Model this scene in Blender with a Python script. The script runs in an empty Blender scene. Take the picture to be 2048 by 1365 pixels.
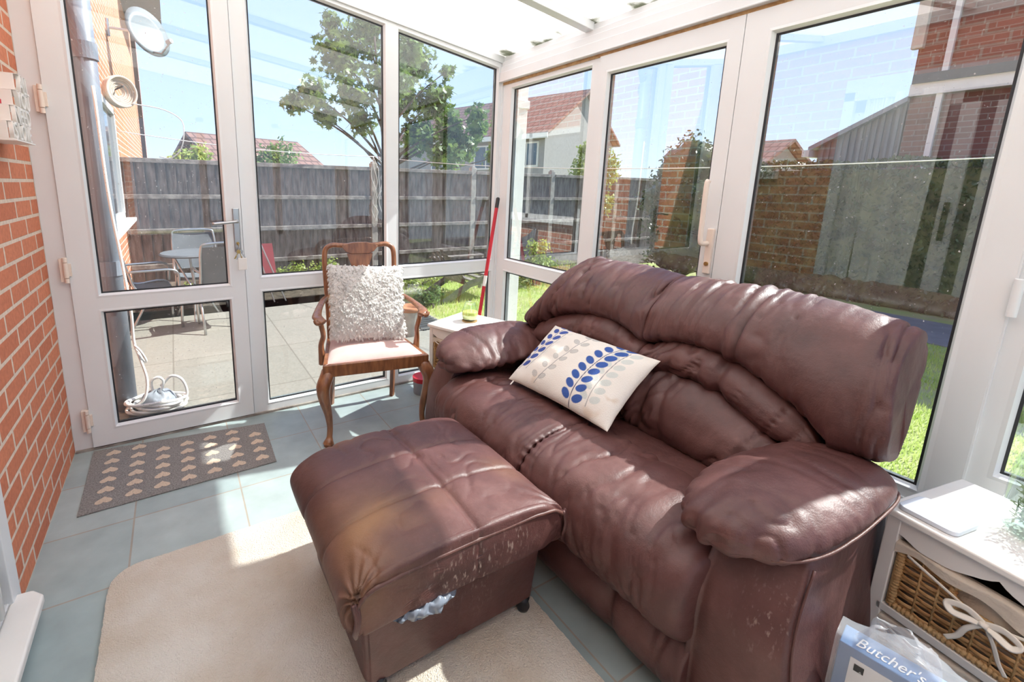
import bpy, bmesh, math, random
from mathutils import Vector, Matrix, noise
R0 = random.Random(7)
C = bpy.context.scene.collection
PI = math.pi
SC = bpy.context.scene
# ------------------------------------------------------------------ camera
cd = bpy.data.cameras.new('camera'); cam = bpy.data.objects.new('camera', cd); C.objects.link(cam)
rt = Vector((0.866, -0.500, 0.019)); up = Vector((0.082, 0.179, 0.980)); fw = Vector((0.493, 0.847, -0.196))
fw.normalize(); rt = (rt - fw*rt.dot(fw)).normalized(); up = rt.cross(fw)
cam.matrix_world = Matrix(((rt.x, up.x, -fw.x, -2.05), (rt.y, up.y, -fw.y, -2.732), (rt.z, up.z, -fw.z, 1.356), (0, 0, 0, 1)))
cd.sensor_width = 36.0; cd.lens = 917.14/2048*36
cd.shift_x = (1024-883.86)/2048; cd.shift_y = -(682.5-557.89)/2048
cd.clip_start = 0.02; cd.clip_end = 200
SC.camera = cam
SC.view_settings.view_transform = 'Standard'; SC.view_settings.look = 'None'
SC.view_settings.gamma = 1.0; SC.view_settings.use_curve_mapping = False
SC.view_settings.exposure = 1.40
SC.cycles.max_bounces = 16; SC.cycles.diffuse_bounces = 8; SC.cycles.transparent_max_bounces = 24
# ------------------------------------------------------------------ sky and sun
W = bpy.data.worlds.new('sky'); SC.world = W; W.use_nodes = True
nt = W.node_tree; nt.nodes.clear()
o_ = nt.nodes.new('ShaderNodeOutputWorld'); b_ = nt.nodes.new('ShaderNodeBackground')
tc = nt.nodes.new('ShaderNodeTexCoord'); sx = nt.nodes.new('ShaderNodeSeparateXYZ'); rp = nt.nodes.new('ShaderNodeValToRGB')
nt.links.new(tc.outputs['Generated'], sx.inputs[0]); nt.links.new(sx.outputs['Z'], rp.inputs[0])
nt.links.new(rp.outputs[0], b_.inputs[0]); nt.links.new(b_.outputs[0], o_.inputs[0])
e = rp.color_ramp.elements
e[0].position = 0.0; e[0].color = (0.42, 0.49, 0.58, 1)
e[1].position = 0.9; e[1].color = (0.15, 0.23, 0.44, 1)
n_ = e.new(0.12); n_.color = (0.33, 0.42, 0.58, 1)
n_ = e.new(0.35); n_.color = (0.22, 0.31, 0.52, 1)
b_.inputs[1].default_value = 1.0
sl = bpy.data.lights.new('sun', 'SUN'); sun = bpy.data.objects.new('sun', sl); C.objects.link(sun)
sl.energy = 4.0; sl.angle = math.radians(0.7); sl.color = (1.0, 0.965, 0.92)
sun.rotation_euler = Vector((1.03, -0.19, 1.0)).to_track_quat('Z', 'Y').to_euler()

# ------------------------------------------------------------------ materials
def mk(name, col, rough=0.5, metal=0.0, spec=0.5, var=0.0, vscale=8.0, bump=0.0, bscale=60.0, col2=None, coat=0.0, sheen=0.0, detail=4, stretch=None, emis=None):
    m = bpy.data.materials.new(name); m.use_nodes = True
    t = m.node_tree; p = t.nodes['Principled BSDF']
    p.inputs['Base Color'].default_value = (*col, 1); p.inputs['Roughness'].default_value = rough
    p.inputs['Metallic'].default_value = metal; p.inputs['Specular IOR Level'].default_value = spec
    if coat: p.inputs['Coat Weight'].default_value = coat; p.inputs['Coat Roughness'].default_value = 0.25
    if sheen: p.inputs['Sheen Weight'].default_value = sheen
    tc = t.nodes.new('ShaderNodeTexCoord'); src = tc.outputs['Object']
    if stretch:
        mp = t.nodes.new('ShaderNodeMapping'); mp.inputs['Scale'].default_value = stretch
        t.links.new(src, mp.inputs[0]); src = mp.outputs[0]
    c2 = col2 if col2 else tuple(min(1, c*(1-var)) for c in col)
    nz = t.nodes.new('ShaderNodeTexNoise'); nz.inputs['Scale'].default_value = vscale; nz.inputs['Detail'].default_value = detail
    t.links.new(src, nz.inputs['Vector'])
    r = t.nodes.new('ShaderNodeValToRGB'); r.color_ramp.elements[0].position = 0.35; r.color_ramp.elements[1].position = 0.65
    r.color_ramp.elements[0].color = (*c2, 1); r.color_ramp.elements[1].color = (*col, 1)
    t.links.new(nz.outputs[0], r.inputs[0]); t.links.new(r.outputs[0], p.inputs['Base Color'])
    if bump:
        n2 = t.nodes.new('ShaderNodeTexNoise'); n2.inputs['Scale'].default_value = bscale; n2.inputs['Detail'].default_value = 3
        t.links.new(src, n2.inputs['Vector'])
        b = t.nodes.new('ShaderNodeBump'); b.inputs['Strength'].default_value = bump; b.inputs['Distance'].default_value = 0.01
        t.links.new(n2.outputs[0], b.inputs['Height']); t.links.new(b.outputs[0], p.inputs['Normal'])
    return m

def brick_mat(name, axes, w=0.225, h=0.075, mort=0.0075, c1=(0.67, 0.245, 0.135), c2=(0.56, 0.19, 0.105), cm=(0.72, 0.59, 0.48), off=0.5, phase=(0, 0), rough=0.85, bump=0.6, ns=55):
    m = bpy.data.materials.new(name); m.use_nodes = True
    t = m.node_tree; p = t.nodes['Principled BSDF']; p.inputs['Roughness'].default_value = rough; p.inputs['Specular IOR Level'].default_value = 0.25
    tc = t.nodes.new('ShaderNodeTexCoord'); s = t.nodes.new('ShaderNodeSeparateXYZ'); cb = t.nodes.new('ShaderNodeCombineXYZ')
    t.links.new(tc.outputs['Object'], s.inputs[0])
    for k in (0, 1):
        a = t.nodes.new('ShaderNodeMath'); a.operation = 'ADD'; a.inputs[1].default_value = phase[k] + 60*(w, h)[k]
        t.links.new(s.outputs['XYZ'.index(axes[k])], a.inputs[0]); t.links.new(a.outputs[0], cb.inputs[k])
    br = t.nodes.new('ShaderNodeTexBrick'); br.offset = off; br.offset_frequency = 2
    br.inputs['Scale'].default_value = 1.0; br.inputs['Brick Width'].default_value = w; br.inputs['Row Height'].default_value = h
    br.inputs['Mortar Size'].default_value = mort; br.inputs['Mortar Smooth'].default_value = 0.15
    br.inputs['Color1'].default_value = (*c1, 1); br.inputs['Color2'].default_value = (*c2, 1); br.inputs['Mortar'].default_value = (*cm, 1)
    t.links.new(cb.outputs[0], br.inputs['Vector'])
    nz = t.nodes.new('ShaderNodeTexNoise'); nz.inputs['Scale'].default_value = ns; nz.inputs['Detail'].default_value = 7
    t.links.new(tc.outputs['Object'], nz.inputs['Vector'])
    mr = t.nodes.new('ShaderNodeMapRange'); mr.inputs[3].default_value = 0.72; mr.inputs[4].default_value = 1.22
    t.links.new(nz.outputs[0], mr.inputs[0])
    mx = t.nodes.new('ShaderNodeMix'); mx.data_type = 'RGBA'; mx.blend_type = 'MULTIPLY'; mx.inputs[0].default_value = 1
    t.links.new(br.outputs['Color'], mx.inputs[6]); t.links.new(mr.outputs[0], mx.inputs[7]); t.links.new(mx.outputs[2], p.inputs['Base Color'])
    b = t.nodes.new('ShaderNodeBump'); b.inputs['Strength'].default_value = bump; b.inputs['Distance'].default_value = 0.008; b.invert = True
    ad = t.nodes.new('ShaderNodeMath'); ad.operation = 'MULTIPLY_ADD'; ad.inputs[1].default_value = -0.35
    t.links.new(nz.outputs[0], ad.inputs[0]); t.links.new(br.outputs['Fac'], ad.inputs[2])
    t.links.new(ad.outputs[0], b.inputs['Height']); t.links.new(b.outputs[0], p.inputs['Normal'])
    return m

def glass_mat(name, tint=(0.93, 0.96, 0.96), refl=0.075, dirt=0.0):
    m = bpy.data.materials.new(name); m.use_nodes = True
    t = m.node_tree; t.nodes.clear()
    o = t.nodes.new('ShaderNodeOutputMaterial'); tr = t.nodes.new('ShaderNodeBsdfTransparent'); gl = t.nodes.new('ShaderNodeBsdfGlossy')
    mx = t.nodes.new('ShaderNodeMixShader'); lw = t.nodes.new('ShaderNodeLayerWeight'); lw.inputs['Blend'].default_value = 0.25
    mr = t.nodes.new('ShaderNodeMapRange'); mr.inputs[3].default_value = refl; mr.inputs[4].default_value = 0.9
    pw = t.nodes.new('ShaderNodeMath'); pw.operation = 'POWER'; pw.inputs[1].default_value = 1.6
    t.links.new(lw.outputs['Fresnel'], pw.inputs[0]); t.links.new(pw.outputs[0], mr.inputs[0])
    tr.inputs[0].default_value = (*tint, 1); gl.inputs['Roughness'].default_value = 0.0; gl.inputs[0].default_value = (0.95, 0.98, 1.0, 1)
    ge = t.nodes.new('ShaderNodeNewGeometry'); iv = t.nodes.new('ShaderNodeMath'); iv.operation = 'SUBTRACT'; iv.inputs[0].default_value = 1.0
    ml = t.nodes.new('ShaderNodeMath'); ml.operation = 'MULTIPLY'; t.links.new(ge.outputs['Backfacing'], iv.inputs[1]); t.links.new(iv.outputs[0], ml.inputs[0]); t.links.new(mr.outputs[0], ml.inputs[1])
    t.links.new(ml.outputs[0], mx.inputs[0]); t.links.new(tr.outputs[0], mx.inputs[1]); t.links.new(gl.outputs[0], mx.inputs[2])
    last = mx.outputs[0]
    if dirt:
        df = t.nodes.new('ShaderNodeBsdfDiffuse'); df.inputs[0].default_value = (0.8, 0.8, 0.8, 1)
        tc = t.nodes.new('ShaderNodeTexCoord'); vo = t.nodes.new('ShaderNodeTexNoise'); vo.inputs['Scale'].default_value = 95; vo.inputs['Detail'].default_value = 2
        n2 = t.nodes.new('ShaderNodeTexNoise'); n2.inputs['Scale'].default_value = 4
        t.links.new(tc.outputs['Object'], vo.inputs['Vector']); t.links.new(tc.outputs['Object'], n2.inputs['Vector'])
        r = t.nodes.new('ShaderNodeValToRGB'); r.color_ramp.elements[0].position = 0.70; r.color_ramp.elements[1].position = 0.78
        t.links.new(vo.outputs[0], r.inputs[0])
        mu = t.nodes.new('ShaderNodeMath'); mu.operation = 'MULTIPLY_ADD'; mu.inputs[1].default_value = 0.75
        m2 = t.nodes.new('ShaderNodeMath'); m2.operation = 'MULTIPLY'; m2.inputs[1].default_value = dirt
        t.links.new(n2.outputs[0], m2.inputs[0]); t.links.new(r.outputs[0], mu.inputs[0]); t.links.new(m2.outputs[0], mu.inputs[2])
        m3 = t.nodes.new('ShaderNodeMixShader'); t.links.new(mu.outputs[0], m3.inputs[0]); t.links.new(last, m3.inputs[1]); t.links.new(df.outputs[0], m3.inputs[2]); last = m3.outputs[0]
    t.links.new(last, o.inputs[0])
    return m

def leaf_mat(name, c1, c2, trans=0.35, rough=0.45):
    m = bpy.data.materials.new(name); m.use_nodes = True
    t = m.node_tree; p = t.nodes['Principled BSDF']; o = t.nodes['Material Output']
    tc = t.nodes.new('ShaderNodeTexCoord'); nz = t.nodes.new('ShaderNodeTexNoise'); nz.inputs['Scale'].default_value = 3.5; nz.inputs['Detail'].default_value = 6
    r = t.nodes.new('ShaderNodeValToRGB'); r.color_ramp.elements[0].position = 0.38; r.color_ramp.elements[1].position = 0.62
    r.color_ramp.elements[0].color = (*c1, 1); r.color_ramp.elements[1].color = (*c2, 1)
    t.links.new(tc.outputs['Object'], nz.inputs['Vector']); t.links.new(nz.outputs[0], r.inputs[0]); t.links.new(r.outputs[0], p.inputs['Base Color'])
    p.inputs['Roughness'].default_value = rough
    tl = t.nodes.new('ShaderNodeBsdfTranslucent'); t.links.new(r.outputs[0], tl.inputs[0])
    mx = t.nodes.new('ShaderNodeMixShader'); mx.inputs[0].default_value = trans
    t.links.new(p.outputs[0], mx.inputs[1]); t.links.new(tl.outputs[0], mx.inputs[2]); t.links.new(mx.outputs[0], o.inputs[0])
    return m

def leather_mat():
    m = mk('brown_leather', (0.135, 0.056, 0.046), 0.36, var=0.0, spec=0.55)
    t = m.node_tree; p = t.nodes['Principled BSDF']
    tc = t.nodes.new('ShaderNodeTexCoord')
    n1 = t.nodes.new('ShaderNodeTexNoise'); n1.inputs['Scale'].default_value = 5; n1.inputs['Detail'].default_value = 7; n1.inputs['Roughness'].default_value = 0.65
    r = t.nodes.new('ShaderNodeValToRGB'); els = r.color_ramp.elements
    els[0].position = 0.3; els[0].color = (0.060, 0.021, 0.019, 1); els[1].position = 0.72; els[1].color = (0.145, 0.064, 0.057, 1)
    q = els.new(0.5); q.color = (0.092, 0.034, 0.030, 1)
    at = t.nodes.new('ShaderNodeVertexColor'); at.layer_name = 'wear'
    mx = t.nodes.new('ShaderNodeMix'); mx.data_type = 'RGBA'
    t.links.new(tc.outputs['Object'], n1.inputs['Vector']); t.links.new(n1.outputs[0], r.inputs[0])
    sr = t.nodes.new('ShaderNodeSeparateColor'); t.links.new(at.outputs[0], sr.inputs[0])
    t.links.new(sr.outputs[0], mx.inputs[0]); t.links.new(r.outputs[0], mx.inputs[6]); mx.inputs[7].default_value = (0.36, 0.19, 0.07, 1)
    m2 = t.nodes.new('ShaderNodeMix'); m2.data_type = 'RGBA'; m2.inputs[7].default_value = (0.42, 0.33, 0.28, 1)
    mp2 = t.nodes.new('ShaderNodeMapping'); mp2.inputs['Scale'].default_value = (120, 120, 40); mp2.inputs['Rotation'].default_value = (0, 0.5, 0)
    n3 = t.nodes.new('ShaderNodeTexNoise'); n3.inputs['Scale'].default_value = 1.0; n3.inputs['Detail'].default_value = 4
    t.links.new(tc.outputs['Object'], mp2.inputs[0]); t.links.new(mp2.outputs[0], n3.inputs['Vector'])
    r3 = t.nodes.new('ShaderNodeValToRGB'); r3.color_ramp.elements[0].position = 0.57; r3.color_ramp.elements[1].position = 0.72
    t.links.new(n3.outputs[0], r3.inputs[0]); ms = t.nodes.new('ShaderNodeMath'); ms.operation = 'MULTIPLY'
    t.links.new(r3.outputs[0], ms.inputs[0]); t.links.new(sr.outputs[1], ms.inputs[1])
    t.links.new(ms.outputs[0], m2.inputs[0]); t.links.new(mx.outputs[2], m2.inputs[6]); t.links.new(m2.outputs[2], p.inputs['Base Color'])
    vo = t.nodes.new('ShaderNodeTexVoronoi'); vo.inputs['Scale'].default_value = 260
    n2 = t.nodes.new('ShaderNodeTexNoise'); n2.inputs['Scale'].default_value = 28; n2.inputs['Detail'].default_value = 5
    t.links.new(tc.outputs['Object'], vo.inputs['Vector']); t.links.new(tc.outputs['Object'], n2.inputs['Vector'])
    ad = t.nodes.new('ShaderNodeMath'); ad.operation = 'MULTIPLY_ADD'; ad.inputs[1].default_value = 0.10
    t.links.new(vo.outputs['Distance'], ad.inputs[0]); t.links.new(n2.outputs[0], ad.inputs[2])
    b = t.nodes.new('ShaderNodeBump'); b.inputs['Strength'].default_value = 0.32; b.inputs['Distance'].default_value = 0.008
    t.links.new(ad.outputs[0], b.inputs['Height']); t.links.new(b.outputs[0], p.inputs['Normal'])
    rr = t.nodes.new('ShaderNodeMapRange'); rr.inputs[3].default_value = 0.42; rr.inputs[4].default_value = 0.58
    t.links.new(n1.outputs[0], rr.inputs[0]); t.links.new(rr.outputs[0], p.inputs['Roughness'])
    return m

def vcol_mat(name, rough=0.9, layer='print', bump=0.3, bscale=300):
    m = mk(name, (1, 1, 1), rough, bump=bump, bscale=bscale)
    t = m.node_tree; p = t.nodes['Principled BSDF']
    at = t.nodes.new('ShaderNodeVertexColor'); at.layer_name = layer
    t.links.new(at.outputs[0], p.inputs['Base Color'])
    return m

M = {}
M['upvc'] = mk('white_upvc', (0.765, 0.79, 0.80), 0.32, var=0.04, vscale=3)
M['upvc_white'] = mk('white_painted_wood', (0.80, 0.78, 0.74), 0.4, var=0.06, vscale=5, bump=0.05, bscale=30)
M['gasket'] = mk('black_rubber', (0.02, 0.022, 0.026), 0.6, var=0.2)
M['glass'] = glass_mat('window_glass', refl=0.10, dirt=0.006)
M['glass_b'] = glass_mat('window_glass_dusty', refl=0.17, dirt=0.012)
M['jar'] = glass_mat('clear_glass', (0.94, 0.975, 0.96), 0.20)
M['brick'] = brick_mat('orange_brick', 'YZ')
M['brick_x'] = brick_mat('orange_brick_return', 'XZ')
M['brick_red'] = brick_mat('dark_red_brick', 'YZ', c1=(0.24, 0.10, 0.08), c2=(0.17, 0.075, 0.06), cm=(0.27, 0.21, 0.18))
M['tile'] = brick_mat('grey_green_floor_tiles', 'XY', w=0.404, h=0.352, mort=0.0035, c1=(0.37, 0.435, 0.43), c2=(0.31, 0.38, 0.38), cm=(0.34, 0.31, 0.26), off=0.0, phase=(1.083, 0.684), rough=0.34, bump=0.12, ns=9)
M['concrete'] = mk('pale_patio_concrete', (0.56, 0.52, 0.44), 0.9, var=0.2, vscale=1.6, bump=0.3, bscale=40, detail=8)
M['lawn'] = mk('lawn_soil', (0.34, 0.43, 0.12), 0.95, col2=(0.42, 0.38, 0.20), vscale=2.5, bump=0.8, bscale=30)
M['soil'] = mk('dark_soil', (0.10, 0.08, 0.055), 0.95, var=0.5, vscale=12, bump=0.8, bscale=30)
M['slab'] = mk('blue_grey_paving', (0.25, 0.245, 0.25), 0.85, var=0.2, vscale=6)
M['fence'] = mk('weathered_fence_wood', (0.30, 0.265, 0.24), 0.9, col2=(0.13, 0.10, 0.088), vscale=7, bump=0.6, bscale=40, stretch=(3, 3, 0.6), detail=7)
M['fence_rail'] = mk('bleached_fence_rail', (0.38, 0.35, 0.31), 0.9, col2=(0.16, 0.13, 0.115), vscale=8, bump=0.4, detail=6)
M['post'] = mk('concrete_post', (0.50, 0.47, 0.42), 0.9, var=0.25, vscale=12, bump=0.3)
M['leather'] = leather_mat()
M['leather_dark'] = mk('dark_lining', (0.03, 0.02, 0.018), 0.6, var=0.3)
M['rug'] = mk('cream_rug_pile', (0.73, 0.685, 0.61), 1.0, col2=(0.60, 0.505, 0.395), vscale=4, bump=0.9, bscale=220, detail=8, sheen=0.3)
M['mat'] = mk('grey_coir_mat', (0.34, 0.325, 0.31), 1.0, var=0.4, vscale=150, bump=0.8, bscale=300)
M['heart'] = mk('beige_heart_print', (0.66, 0.53, 0.41), 1.0, var=0.2, vscale=150, bump=0.5, bscale=300)
M['wood'] = mk('varnished_mahogany', (0.30, 0.125, 0.052), 0.3, col2=(0.17, 0.062, 0.028), vscale=14, stretch=(4, 4, 0.7), coat=0.4, detail=6, bump=0.05)
M['pink'] = mk('pale_pink_velvet', (0.60, 0.40, 0.37), 0.95, var=0.08, vscale=20, sheen=0.5)
M['fur'] = None
M['wicker'] = mk('honey_wicker', (0.56, 0.33, 0.14), 0.5, col2=(0.36, 0.18, 0.065), vscale=26, bump=0.3, bscale=90)
M['wicker_rim'] = mk('wicker_edge_wrap', (0.54, 0.35, 0.16), 0.5, col2=(0.40, 0.23, 0.09), vscale=40, bump=0.4, bscale=120)
M['linen'] = mk('cream_linen_lining', (0.66, 0.58, 0.48), 0.95, var=0.12, vscale=14, bump=0.3, bscale=90)
M['ribbon'] = mk('cream_ribbon', (0.84, 0.79, 0.70), 0.7, var=0.1)
M['candle'] = mk('yellow_wax', (0.78, 0.83, 0.22), 0.45, var=0.05)
M['cork'] = mk('cork', (0.42, 0.27, 0.12), 0.9, var=0.3, vscale=60)
M['red'] = mk('red_plastic', (0.55, 0.02, 0.035), 0.35, var=0.1)
M['darkred'] = mk('faded_red_canvas', (0.26, 0.03, 0.04), 0.8, var=0.2)
M['black'] = mk('black_plastic', (0.02, 0.02, 0.022), 0.4, var=0.1)
M['white_pl'] = mk('white_plastic', (0.82, 0.80, 0.76), 0.35, var=0.05)
M['cream_pl'] = mk('cream_painted_metal', (0.80, 0.69, 0.60), 0.4, var=0.05)
M['metal'] = mk('satin_steel', (0.50, 0.51, 0.52), 0.30, metal=0.9, var=0.1)
M['brass'] = mk('brass', (0.55, 0.38, 0.15), 0.35, metal=1.0, var=0.2)
M['scale'] = mk('pale_blue_glass_top', (0.66, 0.72, 0.80), 0.12, var=0.03)
M['grey_pl'] = mk('grey_plastic', (0.30, 0.33, 0.37), 0.4, var=0.15)
M['dish'] = mk('pale_grey_dish', (0.20, 0.235, 0.25), 0.5, var=0.08)
M['pipe'] = mk('slate_grey_pipe', (0.22, 0.25, 0.30), 0.45, var=0.15, vscale=5)
M['terracotta'] = mk('terracotta', (0.52, 0.24, 0.12), 0.85, var=0.25, vscale=10)
M['roof_tile'] = brick_mat('brown_roof_tiles', 'XZ', w=0.30, h=0.22, mort=0.03, c1=(0.33, 0.19, 0.15), c2=(0.28, 0.16, 0.13), cm=(0.17, 0.10, 0.08), bump=1.0)
M['roof_tile_y'] = brick_mat('brown_roof_tiles_side', 'YZ', w=0.30, h=0.20, mort=0.03, c1=(0.33, 0.19, 0.15), c2=(0.28, 0.16, 0.13), cm=(0.17, 0.10, 0.08), bump=1.0)
M['render'] = mk('pale_render', (0.38, 0.35, 0.33), 0.9, var=0.1)
M['darkglass'] = mk('dark_window_glass', (0.10, 0.14, 0.18), 0.08, var=0.3, vscale=2)
M['fascia'] = mk('dark_stained_fascia', (0.06, 0.055, 0.06), 0.6, var=0.3)
M['bluebox'] = mk('blue_cardboard', (0.045, 0.16, 0.37), 0.35, var=0.1)
M['whitebox'] = mk('white_cardboard', (0.74, 0.75, 0.76), 0.4, var=0.05)
M['ink'] = mk('black_ink', (0.03, 0.03, 0.03), 0.6)
M['curtain'] = mk('white_curtain', (0.84, 0.87, 0.86), 0.9, var=0.04)
M['roomwall'] = mk('plain_plaster', (0.55, 0.54, 0.52), 0.9, var=0.03)
M['bark'] = mk('grey_bark', (0.16, 0.12, 0.09), 0.95, var=0.4, vscale=20, bump=0.6)
M['leaf'] = leaf_mat('maple_leaves', (0.10, 0.17, 0.05), (0.24, 0.36, 0.09))
M['leaf_dark'] = leaf_mat('dark_glossy_leaves', (0.045, 0.075, 0.025), (0.15, 0.19, 0.075), 0.15, 0.3)
M['leaf_light'] = leaf_mat('lime_leaves', (0.26, 0.36, 0.07), (0.48, 0.56, 0.16))
M['grass'] = leaf_mat('grass_blades', (0.40, 0.55, 0.10), (0.66, 0.75, 0.28), 0.4)
M['driedplant'] = leaf_mat('sage_sprigs', (0.30, 0.38, 0.22), (0.55, 0.58, 0.38), 0.3)
M['garden_wood'] = mk('charcoal_weathered_wood', (0.14, 0.125, 0.11), 0.9, col2=(0.25, 0.22, 0.19), vscale=12, bump=0.4)
M['sling'] = mk('grey_sling_fabric', (0.16, 0.175, 0.19), 0.8, var=0.15)
M['rope'] = mk('white_line', (0.82, 0.80, 0.76), 0.6)

M['fur'] = leaf_mat('white_shaggy_fur', (0.95, 0.94, 0.92), (0.98, 0.975, 0.96), 0.65, 0.9)
def poly_mat():
    m = bpy.data.materials.new('opal_roof_sheet'); m.use_nodes = True
    t = m.node_tree; t.nodes.clear(); o = t.nodes.new('ShaderNodeOutputMaterial')
    d = t.nodes.new('ShaderNodeBsdfDiffuse'); tl = t.nodes.new('ShaderNodeBsdfTranslucent'); mx = t.nodes.new('ShaderNodeMixShader')
    tc = t.nodes.new('ShaderNodeTexCoord'); nz = t.nodes.new('ShaderNodeTexNoise'); nz.inputs['Scale'].default_value = 7; nz.inputs['Detail'].default_value = 6
    s = t.nodes.new('ShaderNodeSeparateXYZ'); mr = t.nodes.new('ShaderNodeMapRange'); mr.inputs[1].default_value = -0.16; mr.inputs[2].default_value = 0.02; mr.inputs[3].default_value = 0.0; mr.inputs[4].default_value = 0.34
    ad = t.nodes.new('ShaderNodeMath'); ad.operation = 'ADD'
    r = t.nodes.new('ShaderNodeValToRGB'); r.color_ramp.elements[0].position = 0.80; r.color_ramp.elements[0].color = (0.96, 0.95, 0.91, 1)
    r.color_ramp.elements[1].position = 0.93; r.color_ramp.elements[1].color = (0.22, 0.23, 0.17, 1)
    t.links.new(tc.outputs['Object'], nz.inputs['Vector']); t.links.new(tc.outputs['Object'], s.inputs[0]); t.links.new(s.outputs[0], mr.inputs[0])
    t.links.new(nz.outputs[0], ad.inputs[0]); t.links.new(mr.outputs[0], ad.inputs[1]); t.links.new(ad.outputs[0], r.inputs[0])
    t.links.new(r.outputs[0], d.inputs[0]); t.links.new(r.outputs[0], tl.inputs[0])
    wv = t.nodes.new('ShaderNodeTexWave'); wv.bands_direction = 'Y'; wv.inputs['Scale'].default_value = 30
    b = t.nodes.new('ShaderNodeBump'); b.inputs['Strength'].default_value = 0.4; b.inputs['Distance'].default_value = 0.004
    t.links.new(tc.outputs['Object'], wv.inputs['Vector']); t.links.new(wv.outputs[1], b.inputs['Height']); t.links.new(b.outputs[0], d.inputs['Normal']); t.links.new(b.outputs[0], tl.inputs['Normal'])
    mx.inputs[0].default_value = 0.88
    t.links.new(d.outputs[0], mx.inputs[1]); t.links.new(tl.outputs[0], mx.inputs[2]); t.links.new(mx.outputs[0], o.inputs[0])
    return m
M['opal'] = poly_mat()
def film_mat(name, c, a):
    m = bpy.data.materials.new(name); m.use_nodes = True
    t = m.node_tree; p = t.nodes['Principled BSDF']; p.inputs['Base Color'].default_value = (*c, 1)
    p.inputs['Alpha'].default_value = a; p.inputs['Roughness'].default_value = 0.18
    return m
M['film'] = film_mat('clear_plastic_film', (0.7, 0.72, 0.75), 0.28)
M['bag'] = film_mat('grey_polythene', (0.20, 0.23, 0.28), 0.92)

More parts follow.
